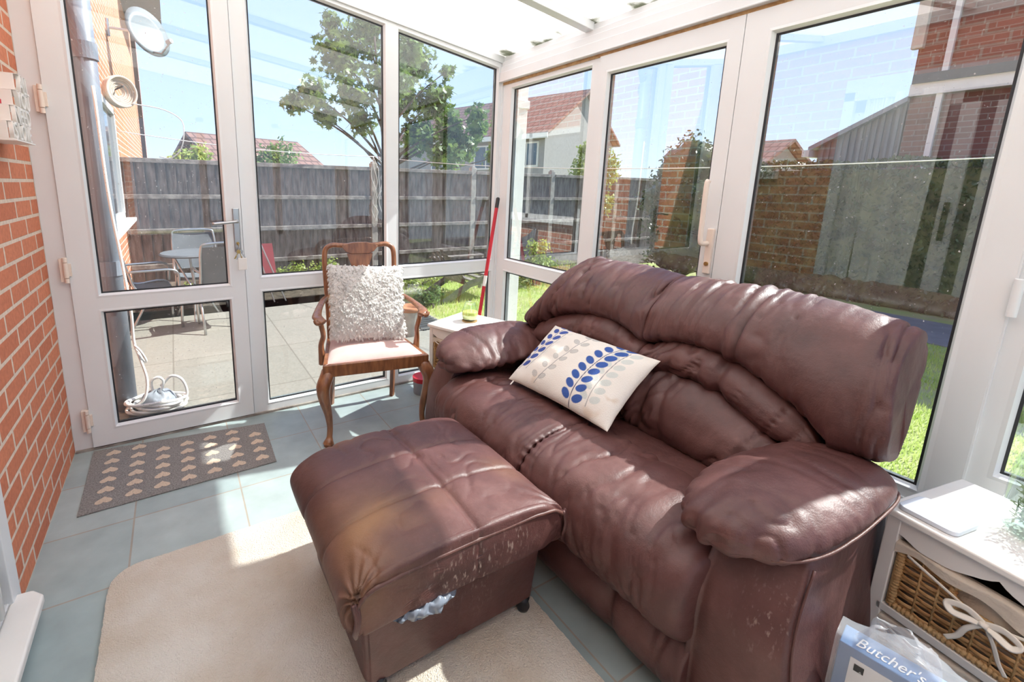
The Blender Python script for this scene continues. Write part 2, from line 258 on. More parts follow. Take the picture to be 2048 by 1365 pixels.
# ------------------------------------------------------------------ mesh helpers
class MB:
    def __init__(s): s.v = []; s.f = []; s.mi = []; s.cur = 0
    def add(s, vs, fs):
        n = len(s.v); s.v += [tuple(v) for v in vs]
        for f in fs: s.f.append([i+n for i in f]); s.mi.append(s.cur)
    def box(s, x0, x1, y0, y1, z0, z1, M4=None):
        vs = [Vector((x, y, z)) for z in (z0, z1) for y in (y0, y1) for x in (x0, x1)]
        if M4: vs = [M4 @ v for v in vs]
        s.add(vs, [(0, 2, 3, 1), (4, 5, 7, 6), (0, 1, 5, 4), (2, 6, 7, 3), (0, 4, 6, 2), (1, 3, 7, 5)])
    def prism(s, pts, d0, d1, mp):
        n = len(pts)
        vs = [mp(p[0], p[1], d0) for p in pts] + [mp(p[0], p[1], d1) for p in pts]
        fs = [tuple(range(n)), tuple(range(2*n-1, n-1, -1))] + [(i, i+n, (i+1) % n+n, (i+1) % n) for i in range(n)]
        s.add(vs, fs)
    def sweep(s, pts, rad, seg=10, caps=True, closed=False, upv=None):
        pts = [Vector(p) for p in pts]; n = len(pts)
        if not isinstance(rad, (list, tuple)): rad = [rad]*n
        rings = []; prev = None
        for i in range(n):
            a = pts[(i-1) % n] if (closed or i > 0) else pts[i]; b = pts[(i+1) % n] if (closed or i < n-1) else pts[i]
            t = (b-a)
            t = t.normalized() if t.length > 1e-9 else Vector((0, 0, 1))
            if prev is None:
                u = Vector(upv) if upv else (Vector((0, 0, 1)) if abs(t.z) < 0.9 else Vector((1, 0, 0)))
                u = (u - t*u.dot(t)).normalized()
            else:
                u = prev - t*prev.dot(t)
                u = u.normalized() if u.length > 1e-6 else prev
            prev = u; w = t.cross(u); r = rad[i]; ra, rb = (r if isinstance(r, (list, tuple)) else (r, r))
            rings.append([pts[i] + u*ra*math.cos(2*PI*k/seg) + w*rb*math.sin(2*PI*k/seg) for k in range(seg)])
        vs = [v for r in rings for v in r]; fs = []
        m = n if closed else n-1
        for i in range(m):
            for k in range(seg):
                j = (i+1) % n
                fs.append((i*seg+k, i*seg+(k+1) % seg, j*seg+(k+1) % seg, j*seg+k))
        if caps and not closed:
            fs.append(tuple(range(seg-1, -1, -1))); fs.append(tuple((n-1)*seg+k for k in range(seg)))
        s.add(vs, fs)
    def lathe(s, prof, c=(0, 0, 0), seg=24, M4=None):
        vs = []; n = len(prof)
        for r, z in prof:
            for k in range(seg):
                v = Vector((c[0]+r*math.cos(2*PI*k/seg), c[1]+r*math.sin(2*PI*k/seg), c[2]+z))
                vs.append(M4 @ v if M4 else v)
        fs = [(i*seg+k, i*seg+(k+1) % seg, (i+1)*seg+(k+1) % seg, (i+1)*seg+k) for i in range(n-1) for k in range(seg)]
        if prof[0][0] > 1e-4: fs.append(tuple(range(seg-1, -1, -1)))
        if prof[-1][0] > 1e-4: fs.append(tuple((n-1)*seg+k for k in range(seg)))
        s.add(vs, fs)
    def grid(s, fn, nu, nv, cu=False, cv=False):
        vs = [fn(i/(nu if cu else nu-1), j/(nv if cv else nv-1)) for i in range(nu) for j in range(nv)]
        fs = []
        for i in range(nu if cu else nu-1):
            for j in range(nv if cv else nv-1):
                a = i*nv+j; b = ((i+1) % nu)*nv+j; c = ((i+1) % nu)*nv+(j+1) % nv; d = i*nv+(j+1) % nv
                fs.append((a, b, c, d))
        s.add(vs, fs)
    def build(s, name, mat, parent=None, smooth=False, bevel=0, loc=None, subs=0, angle=None):
        me = bpy.data.meshes.new(name); me.from_pydata(s.v, [], s.f)
        mats = mat if isinstance(mat, (list, tuple)) else [mat]
        for m in mats: me.materials.append(m)
        if any(s.mi): me.polygons.foreach_set('material_index', s.mi)
        bm = bmesh.new(); bm.from_mesh(me); bmesh.ops.recalc_face_normals(bm, faces=bm.faces); bm.to_mesh(me); bm.free()
        o = bpy.data.objects.new(name, me); C.objects.link(o)
        if smooth:
            me.polygons.foreach_set('use_smooth', [True]*len(me.polygons))
        if bevel:
            b = o.modifiers.new('b', 'BEVEL'); b.width = bevel; b.segments = 2; b.limit_method = 'ANGLE'; b.angle_limit = math.radians(40)
            me.polygons.foreach_set('use_smooth', [True]*len(me.polygons)); b.harden_normals = True
        if subs:
            q = o.modifiers.new('s', 'SUBSURF'); q.levels = subs; q.render_levels = subs
        if parent: o.parent = parent
        if loc: o.location = loc
        return o

def tag(o, label=None, cat=None, group=None, kind=None):
    if label: o['label'] = label
    if cat: o['category'] = cat
    if group: o['group'] = group
    if kind: o['kind'] = kind
    return o
def empty(name, loc=(0, 0, 0), rz=0):
    o = bpy.data.objects.new(name, None); C.objects.link(o); o.location = loc; o.rotation_euler = (0, 0, rz); o.empty_display_size = 0.05
    return o
def struct(name, mb, mat, label=None, **k):
    o = mb.build(name, mat, **k); o['kind'] = 'structure'
    if label: o['label'] = label
    return o
def copy_tree(o, parent=None):
    c = o.copy(); C.objects.link(c); c.parent = parent
    for ch in [x for x in bpy.data.objects if x.parent == o]: copy_tree(ch, c)
    return c
def cr(pts, n=8, closed=False):
    P = [Vector(p) for p in pts]; out = []; L = len(P)
    for i in range(L if closed else L-1):
        p0 = P[(i-1) % L] if (closed or i > 0) else P[0]*2-P[1]
        p1 = P[i]; p2 = P[(i+1) % L]
        p3 = P[(i+2) % L] if (closed or i+2 < L) else P[-1]*2-P[-2]
        for k in range(n):
            t = k/n
            out.append(0.5*((2*p1)+(p2-p0)*t+(2*p0-5*p1+4*p2-p3)*t*t+(3*p1-p0-3*p2+p3)*t**3))
    if not closed: out.append(P[-1])
    return out
def box(name, x0, x1, y0, y1, z0, z1, mat, parent=None, bevel=0.003):
    b = MB(); b.box(x0, x1, y0, y1, z0, z1); return b.build(name, mat, parent, bevel=bevel)
def nz(v, s): return noise.noise(Vector(v)*s)
def lerp(a, b, t): return a+(b-a)*t
def sm(a, b, x):
    t = max(0, min(1, (x-a)/(b-a))); return t*t*(3-2*t)
def text_mesh(txt, size, extrude, italic=False):
    cu = bpy.data.curves.new('t', 'FONT'); cu.body = txt; cu.size = size; cu.extrude = extrude; cu.resolution_u = 3
    if italic: cu.shear = 0.35
    o = bpy.data.objects.new('t', cu); C.objects.link(o)
    bpy.context.view_layer.update()
    me = bpy.data.meshes.new_from_object(o.evaluated_get(bpy.context.evaluated_depsgraph_get()))
    C.objects.unlink(o); bpy.data.objects.remove(o)
    return me
def text_obj(name, txt, size, extrude, mat, M4, parent=None, fitw=None, fith=None, italic=False):
    me = text_mesh(txt, size, extrude, italic)
    xs = [v.co.x for v in me.vertices]; ys = [v.co.y for v in me.vertices]
    sxx = fitw/(max(xs)-min(xs)) if fitw else 1; syy = fith/(max(ys)-min(ys)) if fith else 1
    mx, my = min(xs), min(ys)
    for v in me.vertices:
        v.co = M4 @ Vector(((v.co.x-mx)*sxx, (v.co.y-my)*syy, v.co.z))
    me.materials.clear(); me.materials.append(mat)
    o = bpy.data.objects.new(name, me); C.objects.link(o)
    if parent: o.parent = parent
    return o

# ================================================================== room shell
WX = -2.584; YB = -3.55
def rz_(x): return 2.245 - 0.14*x            # underside of the roof sheet above x
b = MB(); b.box(WX, 0.07, YB, 0.07, -0.12, 0.0); struct('floor', b, M['tile'], 'grey green slate effect floor tiles')
# left wall: house brick, inside and out, with the patio door opening
b = MB()
DY0, DY1, DZ = -1.0, -3.3, 2.14
b.box(WX-0.22, WX, DY0, 0.0, -0.2, 6.2); b.box(WX-0.22, WX, DY1, DY0, DZ, 6.2); b.box(WX-0.22, WX, -6.0, DY1, -0.2, 6.2)
b.box(WX-0.22, WX, 0.0, 1.5, -0.2, 6.2); b.box(WX-0.22, WX, 1.5, 3.95, -0.2, 0.92); b.box(WX-0.22, WX, 1.5, 3.95, 2.16, 6.2); b.box(WX-0.22, WX, 3.95, 13.0, -0.2, 6.2)
struct('wall_left', b, M['brick'], 'orange brick house wall')
# house interior behind the patio door
b = MB(); b.box(-4.6, WX-0.22, -4.2, -0.4, -0.1, 0.0); struct('floor_house', b, M['roomwall'])
b = MB(); b.box(-4.6, WX-0.22, -4.2, -0.4, 2.4, 2.5); struct('ceiling_house', b, M['roomwall'])
b = MB(); b.box(-4.7, -4.6, -4.2, -0.4, 0, 2.4); b.box(-4.6, WX-0.22, -0.5, -0.4, 0, 2.4); b.box(-4.6, WX-0.22, -4.2, -4.1, 0, 2.4); struct('wall_house_back', b, M['roomwall'])
# patio door
pd = empty('door_3', (WX, (DY0+DY1)/2, 0)); pd['kind'] = 'structure'; pd['label'] = 'white sliding patio door in the brick wall'
def rel(o, p): o.location = Vector(o.location) - Vector(p.location)
b = MB(); b.box(WX-0.12, WX+0.012, DY0-0.07, DY0, 0, DZ); b.box(WX-0.12, WX+0.012, DY1, DY1+0.07, 0, DZ); b.box(WX-0.12, WX+0.012, DY1, DY0, DZ-0.07, DZ+0.09); b.box(WX-0.12, WX+0.0, DY1, DY0, -0.0, 0.09)
rel(b.build('frame', M['upvc'], pd, bevel=0.004), pd)
for (a, c, d) in ((DY0-0.07, -1.735, -0.045), (-1.80, -2.55, -0.09), (-2.45, DY1+0.07, -0.045)):
    b = MB(); x0, x1 = WX+d-0.02, WX+d+0.02
    b.box(x0, x1, a-0.09, a, 0.09, DZ-0.07); b.box(x0, x1, c, c+0.09, 0.09, DZ-0.07); b.box(x0, x1, c, a, 0.09, 0.2); b.box(x0, x1, c, a, DZ-0.16, DZ-0.07)
    s_ = b.build('sliding_sash', M['upvc'], pd, bevel=0.004); rel(s_, pd)
    g = MB(); g.box(WX+d-0.008, WX+d+0.008, c+0.085, a-0.085, 0.19, DZ-0.15); g.build('glass_pane', M['glass'], s_)
h = MB(); h.box(WX-0.025, WX+0.0, -1.705, -1.675, 1.05, 1.32); rel(h.build('door_handle', M['black'], pd, bevel=0.006), pd)
b = MB(); b.prism([(-1.03, 0), (-1.03, -0.02), (WX, -0.02)], 0, 0, lambda a, b_, c: Vector((0, 0, 0))) if 0 else None
b = MB(); pts = [(WX, -1.03), (WX+0.05, -1.035), (WX+0.083, -1.07), (WX+0.09, -3.4), (WX, -3.4)]
b.prism(pts, 0.055, 0.085, lambda x, y, z: Vector((x, y, z))); struct('trim_sill', b, M['upvc_white'], 'white sill step below the patio door', bevel=0.008)
def curtain(y0, y1, x, label):
    b = MB(); n = 90
    def f(u, v):
        y = lerp(y0, y1, u); w = 0.022*math.sin((y-y0)*48+0.6*math.sin(u*9)) + 0.008*math.sin(u*61+v*1.5)
        return Vector((x+w, y + 0.02*math.sin(v*3+u*5), lerp(2.1, 0.12, v)))
    b.grid(f, n*2, 12)
    o = b.build('curtain', M['curtain'], smooth=True); q = o.modifiers.new('s', 'SOLIDIFY'); q.thickness = 0.004
    tag(o, label, 'curtain', 'curtains at the patio door')
curtain(-1.155, -1.225, WX+0.004, 'narrow gathered white curtain nearest the brick at the sliding patio door')
curtain(-1.255, -1.575, WX+0.004, 'wide white pleated curtain beside the black pull of the sliding patio door')

# ---------------------------------------------------------------- glazed frames
mA = lambda u, z, d: Vector((u, d, z))       # wall A: plane y, depth outwards
mB_ = lambda u, z, d: Vector((d, u, z))      # wall B: plane x, depth outwards
def offs(poly, d):
    n = len(poly); A = sum(poly[i][0]*poly[(i+1) % n][1]-poly[(i+1) % n][0]*poly[i][1] for i in range(n)); s = 1 if A > 0 else -1
    out = []
    for i in range(n):
        p0 = Vector(poly[i-1]); p1 = Vector(poly[i]); p2 = Vector(poly[(i+1) % n])
        e1 = (p1-p0).normalized(); e2 = (p2-p1).normalized(); n1 = Vector((e1.y, -e1.x))*s; n2 = Vector((e2.y, -e2.x))*s
        k = n1+n2; out.append(tuple(p1 + k*(d/ (k.dot(n1)))))
    return out
def ring(b, P, Q, dP, dQ, mp):
    n = len(P)
    b.add([mp(*p, dP) for p in P]+[mp(*q, dQ) for q in Q], [(i, (i+1) % n, (i+1) % n+n, i+n) for i in range(n)])
def beads(b, g, poly, mp, face=0.0, gl=0.022, w=0.02, both=True):
    o = offs(poly, w)
    ring(b, o, offs(poly, w*0.45), face, face-0.002, mp); ring(b, offs(poly, w*0.45), poly, face-0.002, gl-0.004, mp)
    ring(b, poly, poly, gl-0.004, gl+0.004, mp)
    ring(g, poly, offs(poly, -0.007), gl-0.0045, gl-0.003, mp); ring(g, offs(poly, -0.007), offs(poly, -0.007), gl-0.003, gl+0.001, mp)
    ring(b, o, o, face, gl+0.05, mp)
    ring(b, o, poly, gl+0.045, gl+0.03, mp)
def pane(poly, mp, parent, mat, gl=0.022):
    g = MB(); g.prism(offs(poly, 0.004), gl, gl+0.020, mp); return g.build('glass_pane', mat, parent)
def qd(b, pts, mp, d0, d1): b.prism(pts, d0, d1, mp)
TA = lambda x: 2.155-0.15*x                   # top of the glass of wall A
HA = lambda x: rz_(x)-0.005
def unitA(name, label, X0, X1, xl, xr, zb0, rails, face=0.0, thick=0.06, top=None, bot=0.0):
    """X0..X1 member outer extents, xl..xr glass, rails=[(z0,z1) glass openings..., last top None => raked]"""
    b = MB(); g = MB(); w = 0.02
    tp = top or (lambda x: HA(x)-0.045)
    qd(b, [(X0, bot), (xl-w, bot), (xl-w, tp(xl-w)), (X0, tp(X0))], mA, face, face+thick)
    qd(b, [(xr+w, bot), (X1, bot), (X1, tp(X1)), (xr+w, tp(xr+w))], mA, face, face+thick)
    lo = bot; polys = []
    for (z0, z1) in rails:
        qd(b, [(xl-w, lo), (xr+w, lo), (xr+w, z0-w), (xl-w, z0-w)], mA, face, face+thick)
        if z1 is None:
            P = [(xl, z0), (xr, z0), (xr, TA(xr)), (xl, TA(xl))]
            O = offs(P, w); qd(b, [O[3], O[2], (xr+w, tp(xr+w)), (xl-w, tp(xl-w))], mA, face, face+thick)
        else:
            P = [(xl, z0), (xr, z0), (xr, z1), (xl, z1)]; lo = z1+w
        polys.append(P); beads(b, g, P, mA, face=face, gl=face+0.022)
    root = b.build(name, M['upvc']); root['kind'] = 'structure'; root['label'] = label
    g.build('gasket', M['gasket'], root)
    for P in polys: pane(P, mA, root, M['glass'], gl=face+0.022)
    return root
# outer frame of wall A
b = MB()
b.box(WX, -2.508, 0.0, 0.07, 0.0, 2.60); qd(b, [(WX, HA(WX)-0.045), (0.0, HA(0)-0.045), (0.0, HA(0)), (WX, HA(WX))], mA, -0.012, 0.07)
b.box(WX, -1.735, 0.004, 0.07, 0.0, 0.016)
struct('trim_1', b, M['upvc'], 'white outer frame of the glazed end wall', bevel=0.002)
# front board under the sill line of wall A, floor strip
b = MB(); b.box(WX+0.005, -0.1, -0.012, 0.0, 0.0, 0.012); struct('trim_5', b, M['fence_rail'], 'thin sealant strip along the foot of the end wall')
dA = unitA('door_1', 'white upvc garden door with two glass panes', -2.505, -1.737, -2.394, -1.824, 0, [(0.118, 0.717), (0.812, None)], face=-0.016, top=lambda x: HA(x)-0.05, bot=0.018)
unitA('window_1', 'tall white framed window behind the wooden chair', -1.733, -0.836, -1.644, -0.889, 0, [(0.068, 0.742), (0.841, None)])
unitA('window_2', 'white framed window beside the room corner', -0.836, 0.0, -0.787, -0.046, 0, [(0.068, 0.742), (0.841, None)])
for z in (0.17, 0.94, 1.70):
    b = MB(); b.sweep([(-2.512, -0.030, z-0.06), (-2.512, -0.030, z-0.038)], 0.0095, 12); b.sweep([(-2.512, -0.030, z-0.036), (-2.512, -0.030, z+0.036)], 0.0105, 12); b.sweep([(-2.512, -0.030, z+0.038), (-2.512, -0.030, z+0.06)], 0.0095, 12)
    b.box(-2.535, -2.512, -0.026, 0.0, z-0.055, z+0.055); b.box(-2.512, -2.492, -0.026, -0.014, z-0.03, z+0.03)
    b.build('door_hinge', M['cream_pl'], dA, smooth=False, bevel=0.001)
b = MB(); b.box(-1.782, -1.748, -0.028, -0.014, 0.985, 1.225); hp = b.build('door_handle', M['metal'], dA, bevel=0.005)
b = MB(); b.sweep(cr([(-1.765, -0.028, 1.155), (-1.765, -0.062, 1.155), (-1.785, -0.07, 1.154), (-1.83, -0.071, 1.150), (-1.885, -0.070, 1.145)], 5), [(0.010, 0.010)]*6+[(0.008, 0.011)]*15, 10)
b.build('lever', M['metal'], hp, smooth=True)
b = MB(); b.sweep([(-1.765, -0.028, 1.035), (-1.765, -0.036, 1.035)], 0.008, 12); b.build('keyhole', M['brass'], hp)
# keys hanging in the lock
kr = empty('bunch_of_keys', (-1.765, -0.04, 1.03)); tag(kr, 'bunch of brass keys with a white tag hanging in the garden door lock', 'keys')
b = MB(); b.box(-0.0012, 0.0012, -0.012, 0.006, -0.006, 0.006); b.lathe([(0.001, -0.001), (0.011, -0.001), (0.011, 0.001), (0.001, 0.001)], seg=14, M4=Matrix.Translation((0, -0.022, 0)) @ Matrix.Rotation(PI/2, 4, 'Y')); b.build('key', M['brass'], kr, smooth=False)
b = MB(); b.sweep([(0, -0.027+0.014*math.sin(a*PI/8), -0.016-0.014*math.cos(a*PI/8)) for a in range(16)], 0.0012, 6, closed=True); b.build('key_ring', M['metal'], kr, smooth=True)
for i, (dx, an) in enumerate(((-0.006, 0.25), (0.003, -0.15), (0.009, -0.45), (0, 0.55))):
    T = Matrix.Translation((dx*0.5, -0.03-0.002*i, -0.028)) @ Matrix.Rotation(an, 4, 'Y')
    b = MB(); b.box(-0.002, 0.002, -0.001, 0.001, -0.052, -0.014, T); b.box(0.002, 0.005, -0.001, 0.001, -0.05, -0.034, T)
    b.lathe([(0.0005, -0.001), (0.0105, -0.001), (0.0105, 0.001), (0.0005, 0.001)], seg=12, M4=T @ Matrix.Translation((0, 0, -0.008)) @ Matrix.Rotation(PI/2, 4, 'X')); b.build('key', M['brass'] if i % 2 else M['metal'], kr)
b = MB(); b.box(-0.018, 0.026, -0.034, -0.030, -0.135, -0.070, Matrix.Translation((0.008, -0.004, 0))); t_ = b.build('key_tag', M['white_pl'], kr, bevel=0.002); t_['label'] = 'white rectangular tag'
# corner post
b = MB(); b.box(-0.012, 0.08, -0.012, 0.08, 0.0, 2.20); struct('trim_2', b, M['upvc'], 'white corner post between the two glazed walls', bevel=0.002)

# ---- wall B
def unitB(name, label, Y0, Y1, yl, yr, openings, face=0.0, thick=0.06, top=2.06, bot=0.0, mat='glass_b', groove=False):
    """y decreases away from the corner: Y0>Y1"""
    b = MB(); g = MB(); w = 0.02
    mp = lambda u, z, d: Vector((d, u, z))
    b.box(face, face+thick, yl+w, Y0, bot, top); b.box(face, face+thick, Y1, yr-w, bot, top)
    lo = bot; polys = []
    for (z0, z1) in openings:
        b.box(face, face+thick, yr-w, yl+w, lo, z0-w); lo = z1+w
        P = [(yl, z0), (yl, z1), (yr, z1), (yr, z0)]; polys.append(P); beads(b, g, P, mp, face=face, gl=face+0.022)
    b.box(face, face+thick, yr-w, yl+w, lo, top)
    root = b.build(name, M['upvc']); root['kind'] = 'structure'; root['label'] = label
    g.build('gasket', M['gasket'], root)
    for P in polys: pane(P, mp, root, M[mat], gl=face+0.022)
    return root
unitB('window_3', 'narrow white framed side window next to the corner', -0.012, -0.865, -0.111, -0.797, [(0.068, 0.757), (0.857, 2.018)])
dB = unitB('door_2', 'white upvc french door with a long pull handle', -0.868, -1.602, -0.933, -1.531, [(0.415, 1.958)], face=-0.012, top=2.055, bot=0.01)
dC = unitB('door_4', 'white upvc french door leaf nearest the camera', -1.605, -2.445, -1.715, -2.352, [(0.415, 1.958)], face=-0.012, top=2.055, bot=0.01)
unitB('window_4', 'white framed side window at the near end of the side wall', -2.45, YB, -2.508, -3.45, [(0.55, 1.958)])
b = MB()
for y in (-2.446,): b.box(-0.010, 0.0, y-0.004, y+0.004, 0.0, 2.05)
for z in (0.3, 1.08, 1.85):
    b.sweep([(-0.022, -2.455, z-0.055), (-0.022, -2.455, z+0.055)], 0.011, 12)
b.build('door_hinge', M['upvc'], dC, bevel=0.002)
for (y, z) in ((-1.66, 1.10), (-1.66, 1.62)):
    pass
b = MB(); b.box(-0.024, -0.010, -1.633, -1.553, 0.99, 1.215); 
hb = MB(); hb.box(-0.028, -0.012, -1.597, -1.567, 1.0, 1.2); hpB = hb.build('door_handle', M['cream_pl'], dB, bevel=0.004)
b = MB(); b.sweep(cr([(-0.02, -1.575, 1.135), (-0.055, -1.572, 1.135), (-0.066, -1.565, 1.15), (-0.066, -1.563, 1.25), (-0.066, -1.562, 1.385), (-0.058, -1.564, 1.405)], 5), [(0.011, 0.009)]*26, 10); b.build('pull_bar', M['cream_pl'], hpB, smooth=True)
b = MB(); b.sweep([(-0.028, -1.583, 1.045), (-0.034, -1.583, 1.045)], 0.009, 12); b.build('keyhole', M['brass'], hpB)
# tongue and groove panels at the foot of the french doors
for d_, (y0, y1) in ((dB, (-0.95, -1.51)), (dC, (-1.73, -2.34))):
    b = MB(); n = 6
    for i in range(n):
        a = lerp(y0, y1, i/n); c = lerp(y0, y1, (i+1)/n); b.box(-0.022, -0.012, c+0.004, a-0.004, 0.06, 0.37)
    b.build('lower_panel', M['upvc'], d_, bevel=0.002)
# eaves beam of wall B
b = MB()
b.box(-0.030, 0.10, YB, 0.0, 2.080, 2.135); b.box(-0.022, 0.10, YB, 0.0, 2.135, 2.175); b.box(-0.014, 0.10, YB, 0.0, 2.175, 2.205); b.box(-0.006, 0.10, YB, 0.0, 2.205, 2.236)
b.box(-0.036, 0.0, YB, -0.0, 2.072, 2.081)
struct('trim_3', b, M['upvc'], 'white stepped eaves beam over the french doors', bevel=0.003)
b = MB(); b.box(-0.006, 0.05, YB, -0.012, 2.055, 2.074); struct('trim_6', b, M['wicker_rim'], 'brown gap strip between door frame and eaves beam')
# end wall behind the camera
b = MB(); b.box(WX, 0.0, YB-0.07, YB, 0.0, 0.75); b.box(WX, 0.0, YB-0.07, YB, 2.05, 2.62)
for x in (WX, -1.75, -0.9, -0.08): b.box(x, x+0.08, YB-0.07, YB, 0.7, 2.1)
struct('wall_back', b, M['upvc'], 'white panelled end wall behind the camera')
b = MB(); b.box(WX+0.05, -0.05, YB-0.045, YB-0.025, 0.74, 2.06); g_ = struct('window_5', b, M['glass'])
# roof
def roofpt(x, y, dz): return Vector((x, y, rz_(x)+dz))
b = MB(); fsx = [WX, 0.12]
ylist = [0.10, -0.775, -1.60, -2.42, YB-0.1]
for a, c in zip(ylist[:-1], ylist[1:]):
    b.add([roofpt(x, y, dz) for dz in (0.0, 0.016) for y in (a, c) for x in fsx], [(0, 2, 3, 1), (4, 5, 7, 6), (0, 1, 5, 4), (2, 6, 7, 3), (0, 4, 6, 2), (1, 3, 7, 5)])
struct('ceiling', b, M['opal'], 'opal white roof sheets of the lean-to')
for i, y in enumerate(ylist[1:-1]):
    b = MB(); b.add([roofpt(x, yy, dz) for dz in (-0.045, -0.001) for yy in (y-0.028, y+0.028) for x in (WX, -0.006)], [(0, 2, 3, 1), (4, 5, 7, 6), (0, 1, 5, 4), (2, 6, 7, 3), (0, 4, 6, 2), (1, 3, 7, 5)])
    b.add([roofpt(x, yy, dz) for dz in (0.017, 0.05) for yy in (y-0.028, y+0.028) for x in (WX, 0.1)], [(0, 2, 3, 1), (4, 5, 7, 6), (0, 1, 5, 4), (2, 6, 7, 3), (0, 4, 6, 2), (1, 3, 7, 5)])
    struct('trim_%d' % (7+i), b, M['upvc'], 'white roof glazing bar', bevel=0.003)
b = MB(); b.box(WX, WX+0.03, YB, 0.0, rz_(WX)-0.08, rz_(WX)-0.005); struct('trim_4', b, M['upvc'], 'white wall plate under the roof at the brick wall', bevel=0.002)

# ================================================================== soft furniture
def paint(o, fn, layer='wear'):
    me = o.data; ca = me.color_attributes.new(layer, 'FLOAT_COLOR', 'POINT')
    for i, v in enumerate(me.vertices):
        ca.data[i].color = fn(v.co)
def displace(o, fn):
    me = o.data; me.update(); ns = [v.normal.copy() for v in me.vertices]
    for v, n in zip(me.vertices, ns):
        v.co += n*fn(v.co.copy(), n)
    me.update()
def endpts(n, dense=9, p=2.2):
    """parameter list in [-1,1], denser near the ends"""
    out = []
    for i in range(n+1):
        t = -1+2*i/n; out.append(math.copysign(1-(1-abs(t))**p, t))
    return out
def loft(name, prof, us, nexp, mat, parent, wr=None, K=6, center=None, pos=None, wear=None, emin=0.0, capn=7):
    """prof(u)->list of 3D control points of a closed section, u in [-1,1]; ends rounded with a superellipse of exponent nexp=(start,end)"""
    rings = []; CAP = 0.93; us = [u for u in us if (1-abs(u)**(nexp[0] if u < 0 else nexp[1])) > 0 and (1-abs(u)**(nexp[0] if u < 0 else nexp[1]))**(1/(nexp[0] if u < 0 else nexp[1])) > (CAP if (nexp[0] if u < 0 else nexp[1]) > 12 else 0.3)]
    def at_(u, s):
        P = cr(prof(u), K, closed=True); c = sum(P, Vector())/len(P); return [c+(p-c)*s for p in P]
    def cap(u):
        e = nexp[0] if u < 0 else nexp[1]; s0 = (1-abs(us[0] if u < 0 else us[-1])**e)**(1/e)
        return [at_(u, (s0-0.012 if e > 12 else s0*0.93)*(1-k/capn)+0.012*(k/capn)) for k in range(capn+1)]
    rings += cap(-1)[::-1]
    for u in us:
        e = nexp[0] if u < 0 else nexp[1]
        rings.append(at_(u, (1-abs(u)**e)**(1/e)))
    rings += cap(1)
    n = len(rings[0]); b = MB(); vs = [p for r in rings for p in r]; fs = []
    for i in range(len(rings)-1):
        for k in range(n): fs.append((i*n+k, i*n+(k+1) % n, (i+1)*n+(k+1) % n, (i+1)*n+k))
    fs.append(tuple(range(n))); fs.append(tuple((len(rings)-1)*n+k for k in range(n)))
    b.add(vs, fs); o = b.build(name, mat, parent, smooth=True)
    if wr: displace(o, wr)
    if wear: paint(o, wear)
    else: paint(o, lambda c: (0, 0, 0, 1))
    return o
def crease(x, s=1.0):
    """ridged noise in 0..1"""
    return 1-abs(noise.noise(x)*2)*s
def wrinkle(c, sc, amp, off=0.0):
    q = Vector((c.x*sc[0], c.y*sc[1], c.z*sc[2]+off))
    w = noise.noise(q*0.5+Vector((3, off, 1)))*0.7
    q = q+Vector((w, w, w))
    r = math.exp(-abs(noise.noise(q))*9.0)*1.25-0.25
    m = sm(-0.25, 0.3, noise.noise(q*0.33+Vector((9, 2, off))))
    return -amp*r*m

LE = M['leather']
sofa = empty('recliner_sofa', (-0.62, -1.62, 0)); tag(sofa, 'two seat brown leather sofa against the french doors with arc stitched back cushions', 'sofa')
YC = -1.625; YL, YR = -1.0, -2.235          # seat width; YC centre seam
def relp(o, p): o.location = Vector(o.location)-Vector(p.location); return o
